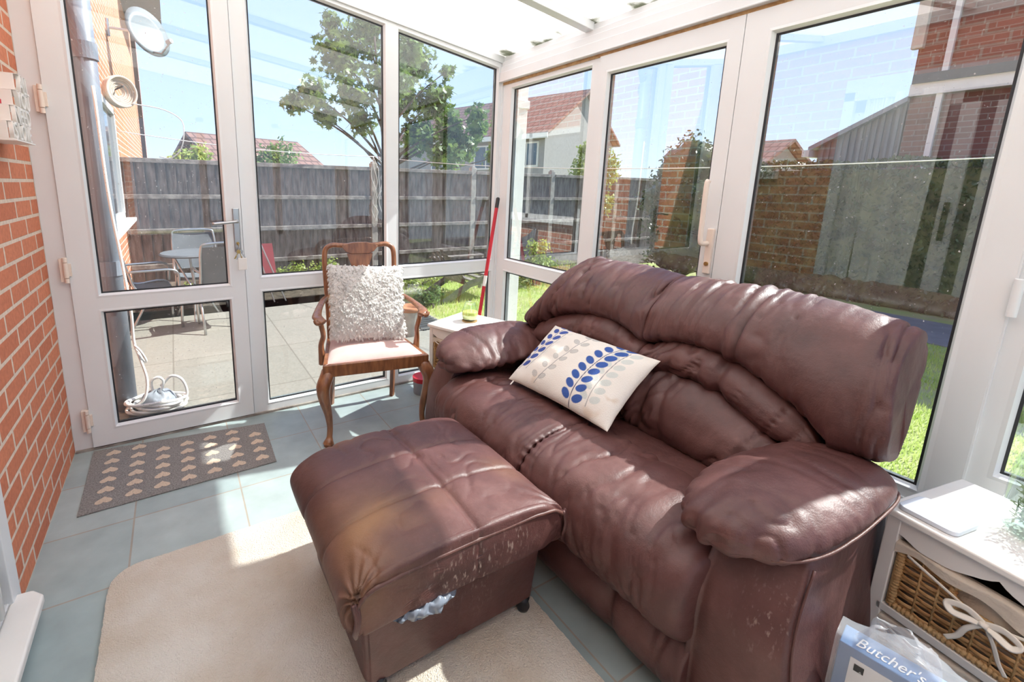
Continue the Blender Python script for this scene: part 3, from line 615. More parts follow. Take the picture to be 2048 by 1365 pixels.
# hidden carcass
b = MB(); b.box(-0.93, -0.24, YR+0.0, YL-0.0, 0.05, 0.40); b.box(-0.40, -0.25, YR+0.02, YL-0.02, 0.3, 0.86); b.box(-0.41, -0.31, -2.315, YR+0.03, 0.45, 0.71); b.box(-0.41, -0.31, YL-0.03, -0.955, 0.45, 0.68)
relp(b.build('frame', M['leather_dark'], sofa, bevel=0.02), sofa)
zL = lambda s: 0.752+0.26*s-0.36*s*s
zM = lambda s: 0.655+0.20*s-0.32*s*s
def backbase(z): return -0.550+0.40*(z-0.48)  # front plane x of the back at height z
for side in (0, 1):
    y0, y1 = (YC, YR) if side else (YC, YL)
    yo = -2.345 if side else -0.915
    sg = -1 if side else 1
    # ---- headrest
    def prof(u, y0=y0, yo=yo, y1=y1, side=side):
        t = (u+1)/2; y = lerp(y0, yo, t); s = min(1, abs(y-y0)/abs(y1-y0))
        z0 = zL(s) if s < 1 else lerp(0.640, 0.665, min(1, abs(y-y1)/0.15))
        sh = 0.0
        if side == 0: sh = 0.25*max(0, (t-0.66)/0.34)**1.6
        else: sh = 0.02*max(0, (t-0.6)/0.4)**2
        zt = 1.022-sh + 0.006*math.sin(t*3.1)
        xf = backbase(z0)
        H = zt-z0
        P = [(xf+0.06, z0-0.012), (xf+0.005, z0-0.004), (xf-0.040, z0+0.10*H), (xf-0.044, z0+0.30*H), (xf-0.012, z0+0.54*H), (xf+0.052, z0+0.77*H), (xf+0.115, z0+0.92*H),
             (xf+0.195, zt), (xf+0.255, zt-0.02), (xf+0.285, zt-0.075), (xf+0.20, zt-0.17), (xf+0.10, z0+0.07), (xf+0.075, z0+0.01)]
        return [Vector((x, y-(0.04*(1-sm(0.72, 0.98, z))*max(0, t-0.6)/0.4 if side else 0), z)) for x, z in P]
    def wr(c, n, side=side):
        # fan of gathers rising from the seam junctions plus soft vertical folds from the top
        a = wrinkle(c, (3, 24, 3.0), 0.020, 1.0+side*5)+wrinkle(c, (4, 40, 5), 0.007, 15.0+side)
        top = sm(0.80, 1.04, c.z)
        g = math.sin(c.y*115+3*noise.noise(c*5))*noise.noise(Vector((c.y*9, 2, c.z*3+side)))
        a += 0.006*g*top
        ys = abs(c.y-YC)
        a -= 0.007*math.exp(-ys/0.05)*(0.5+0.5*math.sin(c.z*60+c.y*30))
        ye = abs(c.y-(-1.30 if side == 0 else -2.12)); a += wrinkle(c, (2, 16, 5), 0.016, 7.0)*math.exp(-ye/0.2)
        return (a + 0.006*noise.noise(c*6))*(1-0.9*sm(0.7, 0.95, abs(n.y)))
    relp(loft('headrest', prof, endpts(110, p=1.7), (30, 5 if side == 0 else 16), LE, sofa, wr=wr, K=9), sofa)
    # ---- two lumbar rolls
    for k in (0, 1):
        def prof2(u, k=k, y0=y0, y1=y1):
            t = (u+1)/2; y = lerp(y0+0.004*(1 if y1 > y0 else -1), y1, t); s = abs(y-y0)/abs(y1-y0)
            if k == 0: za, zb = zM(s)-0.004, zL(s)+0.012; bul = 0.052
            else: za, zb = 0.445, zM(s)+0.006; bul = 0.066
            # pinch toward the outer end
            q = sm(1.0, 0.72, s); za2 = lerp((za+zb)/2-0.03, za, q) if k == 0 else za; zb2 = zb
            H = zb2-za2
            P = []
            for a in range(7):
                w = a/6; z = lerp(za2, zb2, w); x = backbase(z) - bul*(0.35+0.65*q)*(1-abs(2*w-1)**2.6)
                P.append((x, z))
            P += [(backbase(zb2)+0.07, zb2-0.01), (backbase(za2)+0.09, (za2+zb2)/2), (backbase(za2)+0.07, za2+0.01)]
            return [Vector((x, y, z)) for x, z in P]
        def wr2(c, n, k=k):
            return wrinkle(c, (3, 16, 2.5), 0.019, 3.0+k*4) + wrinkle(Vector((c.x, c.y+c.z*0.5, c.z)), (5, 26, 6), 0.011, 9.0+k) + 0.004*noise.noise(c*9)
        relp(loft('lumbar_cushion', prof2, endpts(84, p=1.6), (10, 5), LE, sofa, wr=wr2, K=6), sofa)
# ---- seats: front roll, flat seat, foot panel
for side in (0, 1):
    y0, y1 = (YC, YR) if side else (YC, YL)
    def profr(u, y0=y0, y1=y1):
        y = lerp(y0, y1, (u+1)/2)
        P = [(-0.70, 0.445), (-0.74, 0.475), (-0.82, 0.492), (-0.93, 0.490), (-1.02, 0.465), (-1.075, 0.415), (-1.095, 0.35), (-1.085, 0.28), (-1.05, 0.225), (-0.99, 0.205), (-0.92, 0.26), (-0.75, 0.36)]
        P = [(x, z+0.01) for x, z in P]
        return [Vector((x, y, z)) for x, z in P]
    def wrr(c, n, side=side):
        a = wrinkle(Vector((c.x+c.y*0.35, c.y, c.z)), (4.5, 17, 3.0), 0.013, 12.0+side*3)+wrinkle(Vector((c.x-c.y*0.3, c.y, c.z)), (9, 30, 6), 0.006, 22.0+side)
        a += 0.004*math.sin(c.y*70+6*c.x+4*noise.noise(c*4))*max(0, noise.noise(c*3+Vector((5, side, 0))))*2
        ys = abs(c.y-YC); th = math.atan2(c.z-0.35, -(c.x+0.85))
        a -= 0.006*math.exp(-ys/0.020)*(0.5+0.5*math.sin(th*44))
        return a + 0.006*noise.noise(c*5)
    def wea(c):
        a = sm(0.15, 0.5, noise.noise(c*5+Vector((1, 4, 2))))*0.35*math.exp(-((c.y+1.22)/0.2)**2-((c.x+0.82)/0.1)**2)
        return (a, 0, 0, 1)
    relp(loft('seat_cushion', profr, endpts(96, p=1.6), (26, 9), LE, sofa, wr=wrr, K=10, wear=wea), sofa)
    def profs(u, y0=y0, y1=y1):
        y = lerp(y0, y1, (u+1)/2)
        P = [(-0.72, 0.455), (-0.64, 0.462), (-0.56, 0.458), (-0.47, 0.45), (-0.45, 0.38), (-0.6, 0.36), (-0.71, 0.39)]
        return [Vector((x, y, z)) for x, z in P]
    relp(loft('seat_panel', profs, endpts(40, p=1.5), (14, 14), LE, sofa, wr=lambda c, n: 0.004*noise.noise(c*7)+wrinkle(c, (9, 9, 4), 0.003, 2), K=5), sofa)
    def profp(u, y0=y0, y1=y1):
        y = lerp(y0, y1, (u+1)/2)
        ym = lerp(y0, y1, 0.62); bul = 0.030*(1-math.exp(-abs(y-ym)/0.02))
        P = [(-0.95, 0.03), (-0.985-bul*0.3, 0.035), (-1.015-bul, 0.10), (-1.02-bul, 0.17), (-1.0-bul*0.5, 0.235), (-0.95, 0.25), (-0.90, 0.15)]
        return [Vector((x, y, z)) for x, z in P]
    relp(loft('foot_panel', profp, endpts(80, p=1.5), (14, 14), LE, sofa, wr=lambda c, n: wrinkle(c, (5, 15, 4), 0.011, 5)+0.004*noise.noise(c*6), K=6), sofa)
b = MB(); pts = [(-0.722, lerp(YL, YR, t/40), 0.470+0.002*math.sin(t)) for t in range(41)]; b.sweep(pts, 0.0035, 8)
o = relp(b.build('piping', LE, sofa, smooth=True), sofa); paint(o, lambda c: (0.25, 0.1, 0, 1))
b = MB()
for side in (0, 1):
    y0, y1 = (YC, YR) if side else (YC, YL); yo = -2.40 if side else -0.93
# ---- arms
for side in (0, 1):
    sg = -1 if side else 1
    yi = YR+0.012 if side else YL-0.012       # inner plane
    def proff(u, yi=yi, sg=sg):
        t = (u+1)/2; z = lerp(0.03, 0.585, t)
        fl = 0.05*(1-sm(0.0, 0.9, t))
        yo = yi+sg*(0.19+fl)
        xf = -1.0+0.0*t+0.075*sm(0.55, 1.0, t)**1.3 - 0.012*math.sin(t*PI)
        xb = -0.31
        P = [(xf+0.02, yi), (xf-0.004, yi+sg*0.02), (xf-0.012, yi+sg*0.10), (xf-0.002, yo-sg*0.03), (xf+0.02, yo-sg*0.006), (xf+0.15, yo), (xf+0.42, yo-sg*0.025), (xb, yo-sg*0.055), (xb, yi+sg*0.02), (xf+0.4, yi)]
        return [Vector((x, y, z)) for x, y in P]
    def wea(c, side=side):
        g = 0.0
        if side == 1 and c.x < -0.94:
            q = noise.noise(Vector((c.y*60, c.z*12, 3))); g = 0.5*math.exp(-((c.z-0.44)/0.07)**2-((c.y+2.37)/0.05)**2)
            g = max(g, 0.8*math.exp(-((abs(c.y-(-2.235))/0.006)**2))*sm(0.1, 0.5, noise.noise(Vector((1, 1, c.z*25)))))
        return (0, g, 0, 1)
    relp(loft('arm', proff, endpts(60, p=1.25), (20, 9), LE, sofa, wr=lambda c, n: 0.004*noise.noise(c*5), K=7, wear=wea), sofa)
    # stitched seam down the outer front edge
    b = MB(); pts = []
    for i in range(30):
        t = i/29*0.93; z = lerp(0.03, 0.60, t); fl = 0.05*(1-sm(0, 0.9, t)); yo = yi+sg*(0.19+fl)
        pts.append((-1.0+0.075*sm(0.55, 1.0, t)**1.3+0.012, yo-sg*0.004, z))
    b.sweep(pts, 0.003, 6); o = relp(b.build('piping', LE, sofa, smooth=True), sofa); paint(o, lambda c: (0.0, 0.0, 0, 1))
    def prof3(u, yi=yi, sg=sg, side=side):
        t = (u+1)/2; x = lerp(-1.065, -0.44, t)
        dz = 0.012*math.sin(t*3.0) + (0.0 if t > 0.3 else -0.02*(1-t/0.3))
        wv = 0.02*math.sin(t*PI)
        zl = 0.0 if side else -0.020
        a = [(-0.075-wv*1.6, 0.545+zl), (-0.085-wv*1.6, 0.585+zl), (-0.035, 0.635+zl*0.5), (0.06, 0.658), (0.14, 0.652), (0.185+wv*0.4, 0.628), (0.197+wv*0.4, 0.595), (0.165, 0.568), (0.08, 0.552), (0.0, 0.540+zl)]
        return [Vector((x + max(0, yy-0.02)*0.55*(1-t)*1.0, yi+sg*yy, zz+dz)) for yy, zz in a]
    def wr3(c, n, side=side):
        a = wrinkle(c, (11, 5, 6), 0.012, 21.0+side*2) + wrinkle(c, (18, 14, 8), 0.006, 31.0)
        edge = sm(-0.92, -1.05, c.x)
        a += 0.005*math.sin(c.y*95+2*noise.noise(c*9))*edge
        low = sm(0.59, 0.56, c.z); a += 0.004*math.sin(c.x*105+c.y*60)*low
        return a+0.006*noise.noise(c*6)
    relp(loft('arm_pad', prof3, endpts(90, p=1.7), (3.2, 6), LE, sofa, wr=wr3, K=8), sofa)
    b = MB(); pts = []
    for i in range(46):
        t = 0.015+i/45*0.93; u = -1+2*t; P = prof3(u); q = P[6]; s = (max(0.0, 1-abs(u)**(3.2 if u < 0 else 6)))**(1/(3.2 if u < 0 else 6))
        c = sum(P, Vector())/len(P); p = c+(q-c)*s; pts.append(p+Vector((0, sg*0.004, -0.004)))
    u0 = []
    b.sweep(pts, 0.0035, 6); o = relp(b.build('piping', LE, sofa, smooth=True), sofa); paint(o, lambda c: (0.06, 0.0, 0, 1))
for (x, y) in ((-0.9, -0.88), (-0.9, -2.38), (-0.36, -0.9), (-0.36, -2.34)):
    b = MB(); b.sweep([(x, y, 0.0), (x, y, 0.05)], 0.022, 12); relp(b.build('glide', M['black'], sofa), sofa)
sofa_kids = [o for o in bpy.data.objects if o.parent == sofa]

# ---------------------------------------------------------------- ottoman
ot = empty('ottoman', (-1.405, -1.555, 0)); tag(ot, 'square brown leather footstool with scuffed stitched lid on the cream rug', 'footstool')
OX0, OX1, OY0, OY1 = -1.710, -1.110, -1.815, -1.275
def rsq(x0, x1, y0, y1, z, r=0.03, bul=0.0):
    P = []
    cx, cy = (x0+x1)/2, (y0+y1)/2
    for (sx_, sy_) in ((-1, -1), (1, -1), (1, 1), (-1, 1)):
        X = x0 if sx_ < 0 else x1; Y = y0 if sy_ < 0 else y1
        a = [(X, Y-sy_*r), (X-sx_*r*0.3, Y-sy_*r*0.3), (X-sx_*r, Y)]
        if sx_*sy_ < 0: a = a[::-1]
        P += a
    out = []
    for i in range(len(P)):
        p = P[i]; q = P[(i+1) % len(P)]; out.append(Vector((p[0], p[1], z)))
        if i % 3 == 2:
            for t in (0.25, 0.5, 0.75):
                out.append(Vector((lerp(p[0], q[0], t), lerp(p[1], q[1], t), z)))
    return out
def scuff(c):
    g = 0
    if c.y < OY0+0.02:
        g = 0.95*max(math.exp(-((c.x+1.44)/0.13)**2-((c.z-0.31)/0.085)**2), 0.8*math.exp(-((c.x+1.27)/0.06)**2-((c.z-0.36)/0.05)**2), 0.6*math.exp(-((c.x+1.36)/0.05)**2-((c.z-0.18)/0.07)**2))
    return (0, g, 0, 1)
def profo(u):
    t = (u+1)/2; z = lerp(0.035, 0.30, t); k = 0.012*(1-t)
    return rsq(OX0+k, OX1-k, OY0+k, OY1-k, z, 0.035)
def wro(c, n):
    a = 0.004*noise.noise(c*6)
    for xs in (-1.41,): a -= 0.004*math.exp(-((c.x-xs)/0.004)**2)
    a -= 0.004*math.exp(-((c.x-(OX0+0.05))/0.004)**2)
    return a
relp(loft('base', profo, endpts(50, p=1.15), (40, 40), LE, ot, wr=wro, K=9, wear=scuff), ot)
LX0, LX1, LY0, LY1 = -1.745, -1.078, -1.862, -1.262
def profl(u):
    y = lerp(LY0, LY1, (u+1)/2); f = 1-abs(u)**3
    P = [(-1.70, 0.285), (-1.752, 0.300), (-1.772, 0.345), (-1.755, 0.395), (-1.70, 0.432), (-1.60, 0.450), (-1.50, 0.456), (-1.41, 0.457), (-1.30, 0.455), (-1.20, 0.446), (-1.125, 0.425), (-1.088, 0.385), (-1.080, 0.33), (-1.10, 0.292), (-1.14, 0.283), (-1.25, 0.282), (-1.41, 0.282), (-1.57, 0.282)]
    return [Vector((x, y, z-0.012*(1-f)*(1 if z > 0.35 else 0))) for x, z in P]
def wrl(c, n):
    a = 0.005*noise.noise(c*5)+wrinkle(c, (13, 9, 9), 0.006, 44.0)
    if (n.z > 0.3 or c.x < -1.70) and c.y > LY0+0.004:
        a -= 0.017*math.exp(-abs(c.x+1.40)/0.010)*sm(0.38, 0.42, c.z)
        for ys in (-1.462, -1.660): a -= 0.009*math.exp(-abs(c.y-ys)/0.006)
    ed = math.exp(-abs(c.y-LY0)/0.03)
    a += 0.004*math.sin(c.x*90)*ed*sm(-1.2, -1.1, c.x)
    if c.y < LY0+0.012: a += 0.010*(1-((c.x+1.41)/0.34)**2)*(1-((c.z-0.36)/0.09)**2)-0.005*math.exp(-abs(c.x+1.40)/0.004)
    # pinched corners
    d = math.hypot(c.x-LX0, c.y-LY0); a += 0.009*math.sin(math.atan2(c.y-LY0, c.x-LX0)*16)*math.exp(-d/0.05)
    d = math.hypot(c.x-LX1, c.y-LY0); a += 0.009*math.sin(math.atan2(c.y-LY0, c.x-LX1)*16)*math.exp(-d/0.05)
    return a
def weal(c):
    d = ((c.x+1.66)/0.11)**2+((c.y+1.69)/0.12)**2
    w = 0.8*math.exp(-d)*(0.65+0.7*noise.noise(c*9)); w += 0.22*sm(0.1, 0.5, noise.noise(c*4+Vector((3, 1, 0))))
    return (max(0, min(1, w)), scuff(c)[1], 0, 1)
relp(loft('lid', profl, endpts(150, p=1.35), (40, 40), LE, ot, wr=wrl, K=13, wear=weal, capn=16), ot)
def zt_(x): 
    pts = [(-1.752, 0.36), (-1.73, 0.392), (-1.70, 0.405), (-1.6, 0.412), (-1.41, 0.415), (-1.2, 0.41), (-1.125, 0.40), (-1.09, 0.375)]
    for (a, za), (c, zc) in zip(pts, pts[1:]):
        if a <= x <= c: return lerp(za, zc, (x-a)/(c-a))
    return 0.36
b = MB(); b.sweep([(x, LY0-0.003, zt_(x)) for x in [lerp(-1.75, -1.09, i/50) for i in range(51)]], 0.006, 8); o = relp(b.build('piping', LE, ot, smooth=True), ot); paint(o, lambda c: (0.05, 0.12, 0, 1))
for (x, s) in ((-1.748, 1), (-1.085, 1)):
    b = MB()
    for k in range(3):
        b.sweep(cr([(x+0.006*k-0.006, LY0-0.004+0.003*k, 0.385), (x+0.004*k, LY0-0.010, 0.345), (x-0.004+0.004*k, LY0-0.006, 0.31), (x+0.003, LY0+0.004, 0.282)], 5), 0.005, 6)
    o = relp(b.build('corner_gather', LE, ot, smooth=True), ot); paint(o, lambda c: (0, 0, 0, 1))
for (x, y) in ((-1.16, -1.79), (-1.66, -1.79), (-1.16, -1.33), (-1.66, -1.33)):
    b = MB(); b.lathe([(0.018, 0.0), (0.022, 0.012), (0.016, 0.03), (0.02, 0.045)], (x, y, 0.0)); relp(b.build('foot', M['black'], ot, smooth=True), ot)
ot.location.z = 0.0165; ot.location.x -= 0.014
# polythene bag caught under the lid
b = MB()
def f(u, v):
    x = lerp(-1.655, -1.475, u); w = math.sin(u*PI)**0.6
    a = v*2*PI
    return Vector((x+0.006*math.sin(v*9), LY0+0.016-0.026*w*(0.5+0.5*math.cos(a)) - 0.012*noise.noise(Vector((u*9, v*5, 0))), 0.284+0.020*w*math.sin(a)+0.010*noise.noise(Vector((u*10, v*5, 2)))+0.003*noise.noise(Vector((u*40, v*12, 2)))))
b.grid(f, 50, 16, cv=True); o = b.build('plastic_bag', M['bag'], smooth=True); tag(o, 'crumpled grey polythene bag poking out from under the footstool lid', 'bag')

# ---------------------------------------------------------------- rug and doormat
b = MB(); rx0, rx1, ry0, ry1, rr = -2.345, -1.122, -3.0, -0.978, 0.09
def rugp():
    P = []
    for (cx_, cy_, a0) in ((rx1-rr, ry1-rr, 0), (rx0+rr, ry1-rr, 90), (rx0+0.06, ry0+0.06, 180), (rx1-0.06, ry0+0.06, 270)):
        q = rr if a0 < 180 else 0.06
        for k in range(9):
            a = math.radians(a0+k*90/8); P.append((cx_+q*math.cos(a), cy_+q*math.sin(a)))
    out = []
    for i, p in enumerate(P):
        q = P[(i+1) % len(P)]; L = math.hypot(q[0]-p[0], q[1]-p[1]); n = max(1, int(L/0.012))
        for k in range(n):
            x, y = lerp(p[0], q[0], k/n), lerp(p[1], q[1], k/n); d = 0.0035*noise.noise(Vector((x*60, y*60, 0))); out.append((x+d+0.01*noise.noise(Vector((0, y*1.5, 0))), y+d))
    return out
rp_ = rugp()
b.prism(rp_, 0.001, 0.016, lambda x, y, z: Vector((x, y, z)))
o = b.build('rug', M['rug'], smooth=False); tag(o, 'large cream rug with rounded corners under the leather footstool', 'rug')
b = MB(); b.prism([(-2.497, -0.572), (-1.712, -0.553), (-1.702, -0.135), (-2.505, -0.03)], 0.001, 0.006, lambda x, y, z: Vector((x, y, z)))
b.cur = 1
def heart(cx_, cy_, w):
    P = []
    for k in range(22):
        a = 2*PI*k/22; P.append((cx_+w*0.52*math.sin(a)**3, cy_-w*0.46*(13*math.cos(a)-5*math.cos(2*a)-2*math.cos(3*a)-math.cos(4*a)+2.5)/16))
    b.prism(P, 0.0055, 0.0068, lambda x, y, z: Vector((x, y, z)))
for i in range(7):
    for j in range(7):
        x = -2.415+i*0.1078+0.002*j*0; y = -0.50+j*0.082+0.003*i
        lim = lerp(-0.03, -0.135, (x+2.505)/0.80)-0.03
        if y < lim: heart(x, y, 0.062)
o = b.build('doormat', [M['mat'], M['heart']]); tag(o, 'grey doormat printed with beige hearts at the foot of the garden door', 'doormat')

# ---------------------------------------------------------------- wooden armchair
WD = M['wood']
ch = empty('armchair', (-1.140, -0.345, 0), math.radians(-10)); tag(ch, 'varnished mahogany armchair with curved front legs and a pale pink drop-in seat', 'chair')
for s in (-1, 1):
    b = MB(); X = s*0.255; Y = -0.222
    P = cr([(X, Y+0.02, 0.405), (X+s*0.008, Y+0.0, 0.385), (X+s*0.030, Y-0.020, 0.335), (X+s*0.026, Y-0.018, 0.27), (X+s*0.008, Y-0.002, 0.18), (X+s*0.000, Y+0.004, 0.10), (X+s*0.004, Y-0.002, 0.045), (X+s*0.010, Y-0.012, 0.022), (X+s*0.012, Y-0.014, 0.012)], 5)
    rad = []
    key = [0.034, 0.036, 0.036, 0.030, 0.021, 0.0155, 0.0155, 0.026, 0.030]
    for i in range(len(P)):
        t = i/5; k = min(int(t), 7); rad.append(lerp(key[k], key[k+1], t-k))
    b.sweep(P, rad, 14); b.lathe([(0.020, 0.0), (0.024, 0.004), (0.022, 0.012)], (X+s*0.012, Y-0.014, 0.0), 14)
    b.build('front_leg', WD, ch, smooth=True)
    b = MB(); X = s*0.19
    b.sweep([(X, 0.185, 0.41), (X, 0.20, 0.2), (X+s*0.005, 0.245, 0.0)], [(0.018, 0.018)]*3, 4); b.build('back_leg', WD, ch, bevel=0.003)
# seat rails, trapezoid
b = MB()
T = [(-0.285, -0.245), (0.285, -0.245), (0.215, 0.205), (-0.215, 0.205)]
Ti = [(-0.24, -0.21), (0.24, -0.21), (0.18, 0.17), (-0.18, 0.17)]
for i in range(4):
    j = (i+1) % 4; b.prism([T[i], T[j], Ti[j], Ti[i]], 0.385, 0.452, lambda x, y, z: Vector((x, y, z)))
b.build('seat_frame', WD, ch, bevel=0.005)
b = MB()
def f(u, v):
    a, c = u*2-1, v*2-1; X = a*lerp(0.262, 0.195, v); Y = lerp(-0.228, 0.185, v)
    e = (1-abs(a)**4)*(1-abs(c)**4); return Vector((X, Y, 0.448+0.040*e**0.6+0.002))
b.grid(f, 28, 24); b.grid(lambda u, v: Vector(((u*2-1)*lerp(0.262, 0.195, v), lerp(-0.228, 0.185, v), 0.44)), 2, 2)
b.add([(-0.262, -0.228, 0.44), (0.262, -0.228, 0.44), (0.262, -0.228, 0.45), (-0.262, -0.228, 0.45)], [(0, 1, 2, 3)])
b.build('seat_cushion', M['pink'], ch, smooth=True)
# back: stiles, top rail, splat  (raked: y grows with z)
yb = lambda z: 0.195+0.20*(z-0.45)**1.0*0.55
b = MB()
for s in (-1, 1):
    P = cr([(s*0.198, yb(0.42), 0.42), (s*0.200, yb(0.6), 0.60), (s*0.207, yb(0.8), 0.80), (s*0.210, yb(0.93), 0.93), (s*0.200, yb(0.985), 0.982), (s*0.165, yb(1.01), 1.005), (s*0.12, yb(1.01), 1.003), (s*0.07, yb(1.01), 1.0)], 6)
    n = len(P); b.sweep(P, [(0.0155, 0.0145)]*n, 10)
b.build('back_frame', WD, ch, smooth=True)
b = MB()
top = [(-0.11, 0.995), (-0.085, 1.012), (-0.04, 1.020), (0, 1.021), (0.04, 1.020), (0.085, 1.012), (0.11, 0.995), (0.085, 0.965), (0.055, 0.952), (-0.055, 0.952), (-0.085, 0.965)]
b.prism(top, -0.014, 0.014, lambda x, z, d: Vector((x, yb(z)+d, z))); b.build('top_rail', WD, ch, bevel=0.004)
b = MB(); half = [(0.078, 0.955), (0.073, 0.935), (0.060, 0.90), (0.047, 0.865), (0.044, 0.83), (0.060, 0.78), (0.062, 0.74), (0.045, 0.68), (0.030, 0.62), (0.032, 0.55), (0.045, 0.50), (0.05, 0.455)]
for (xa, za), (xb_, zb_) in zip(half, half[1:]):
    b.prism([(-xa, za), (xa, za), (xb_, zb_), (-xb_, zb_)], -0.006, 0.006, lambda x, z, d: Vector((x, yb(z)+d, z)))
b.build('back_splat', WD, ch)
for s in (-1, 1):
    b = MB(); P = cr([(s*0.205, yb(0.70), 0.700), (s*0.235, 0.13, 0.705), (s*0.268, 0.02, 0.690), (s*0.290, -0.075, 0.672), (s*0.285, -0.13, 0.668), (s*0.262, -0.155, 0.655)], 6)
    b.sweep(P, [(0.012, 0.018+0.010*math.exp(-((i-22)/7)**2)) for i in range(len(P))], 12)
    b.sweep(cr([(s*0.305, -0.150, 0.668), (s*0.300, -0.158, 0.655), (s*0.283, -0.152, 0.650)], 4), [(0.012, 0.012)]*9, 10)
    ar = b.build('armrest', WD, ch, smooth=True)
    b = MB(); P = cr([(s*0.282, -0.085, 0.665), (s*0.272, -0.100, 0.62), (s*0.262, -0.085, 0.56), (s*0.272, -0.055, 0.50), (s*0.268, -0.05, 0.43), (s*0.264, -0.05, 0.39)], 6)
    b.sweep(P, [(0.014+0.010*sm(15, 30, i), 0.015+0.012*sm(12, 30, i)) for i in range(len(P))], 10); b.build('arm_support', WD, ch, smooth=True)

# shaggy cushion
def place(p0, ex, ey):
    ex = Vector(ex).normalized(); ey = Vector(ey); ey = (ey-ex*ey.dot(ex)).normalized(); ez = ex.cross(ey)
    return Matrix(((ex.x, ey.x, ez.x, p0[0]), (ex.y, ey.y, ez.y, p0[1]), (ex.z, ey.z, ez.z, p0[2]), (0, 0, 0, 1)))
def pillow_pt(u, v, W_, H_, T_, side, pinch=0.03):
    a, c = u*2-1, v*2-1
    x = a*W_/2*(1-pinch*(1-c*c)); y = c*H_/2*(1-pinch*(1-a*a))
    e = max(0, (1-abs(a)**2.4))*max(0, (1-abs(c)**2.4)); return Vector((x, y, side*T_/2*e**0.5))
fc = MB(); Wf, Hf, Tf = 0.43, 0.43, 0.12
fc.grid(lambda u, v: pillow_pt(u, v, Wf, Hf, Tf, 1)+Vector((0.003*noise.noise(Vector((u*40, v*40, 5))), 0.003*noise.noise(Vector((u*40, v*40, 9))), 0.0045*noise.noise(Vector((u*38, v*38, 1)))+0.005)), 150, 150); fc.grid(lambda u, v: pillow_pt(u, v, Wf, Hf, Tf, -1), 24, 24)
fcu = fc.build('shaggy_cushion', M['fur'], smooth=True)
rot = Matrix.Rotation(math.radians(-10), 3, 'Z')
exf = rot @ Vector((1, 0, -0.06)); eyf = rot @ Vector((0.0, 0.40, 0.90))
Mf = place((0, 0, 0), exf, eyf)
fcu.matrix_world = Matrix.Translation(Vector((-1.130, -0.300, 0.700))) @ Mf
tag(fcu, 'square white shaggy cushion leaning on the back of the wooden armchair', 'cushion')
b = MB()
rf = random.Random(3)
for i in range(3000):
    u, v = rf.random(), rf.random(); side = 1 if rf.random() < 0.8 else -1
    p = pillow_pt(u, v, Wf, Hf, Tf, side); d = 0.02
    pu = pillow_pt(min(1, u+0.01), v, Wf, Hf, Tf, side)-pillow_pt(max(0, u-0.01), v, Wf, Hf, Tf, side); pv = pillow_pt(u, min(1, v+0.01), Wf, Hf, Tf, side)-pillow_pt(u, max(0, v-0.01), Wf, Hf, Tf, side)
    n = pu.cross(pv)*side; n = n.normalized() if n.length > 1e-9 else Vector((0, 0, side))
    a, c = u*2-1, v*2-1; n = (n+Vector((a*abs(a)**5, c*abs(c)**5, 0))*1.2).normalized()
    dr = (n*0.16+Vector((rf.uniform(-1, 1), rf.uniform(-1, 1)-0.45, rf.uniform(-0.6, 0.6)))*0.75).normalized()
    L = rf.uniform(0.012, 0.024); w = rf.uniform(0.004, 0.0065)
    s1 = dr.cross(Vector((rf.uniform(-1, 1), rf.uniform(-1, 1), rf.uniform(-1, 1)))).normalized()*w; s2 = dr.cross(s1)
    mid = p+dr*L*0.55+n*0.003; tip = p+dr*L+Vector((0, -0.010, -0.001))
    b.add([p+s1, p-s1*0.5+s2*0.86, p-s1*0.5-s2*0.86, mid+s1*0.9, mid-s1*0.45+s2*0.8, mid-s1*0.45-s2*0.8, tip], [(0, 1, 4, 3), (1, 2, 5, 4), (2, 0, 3, 5), (3, 4, 6), (4, 5, 6), (5, 3, 6)])
o = b.build('fur_pile', M['fur'], fcu, smooth=True); o['kind'] = 'stuff'

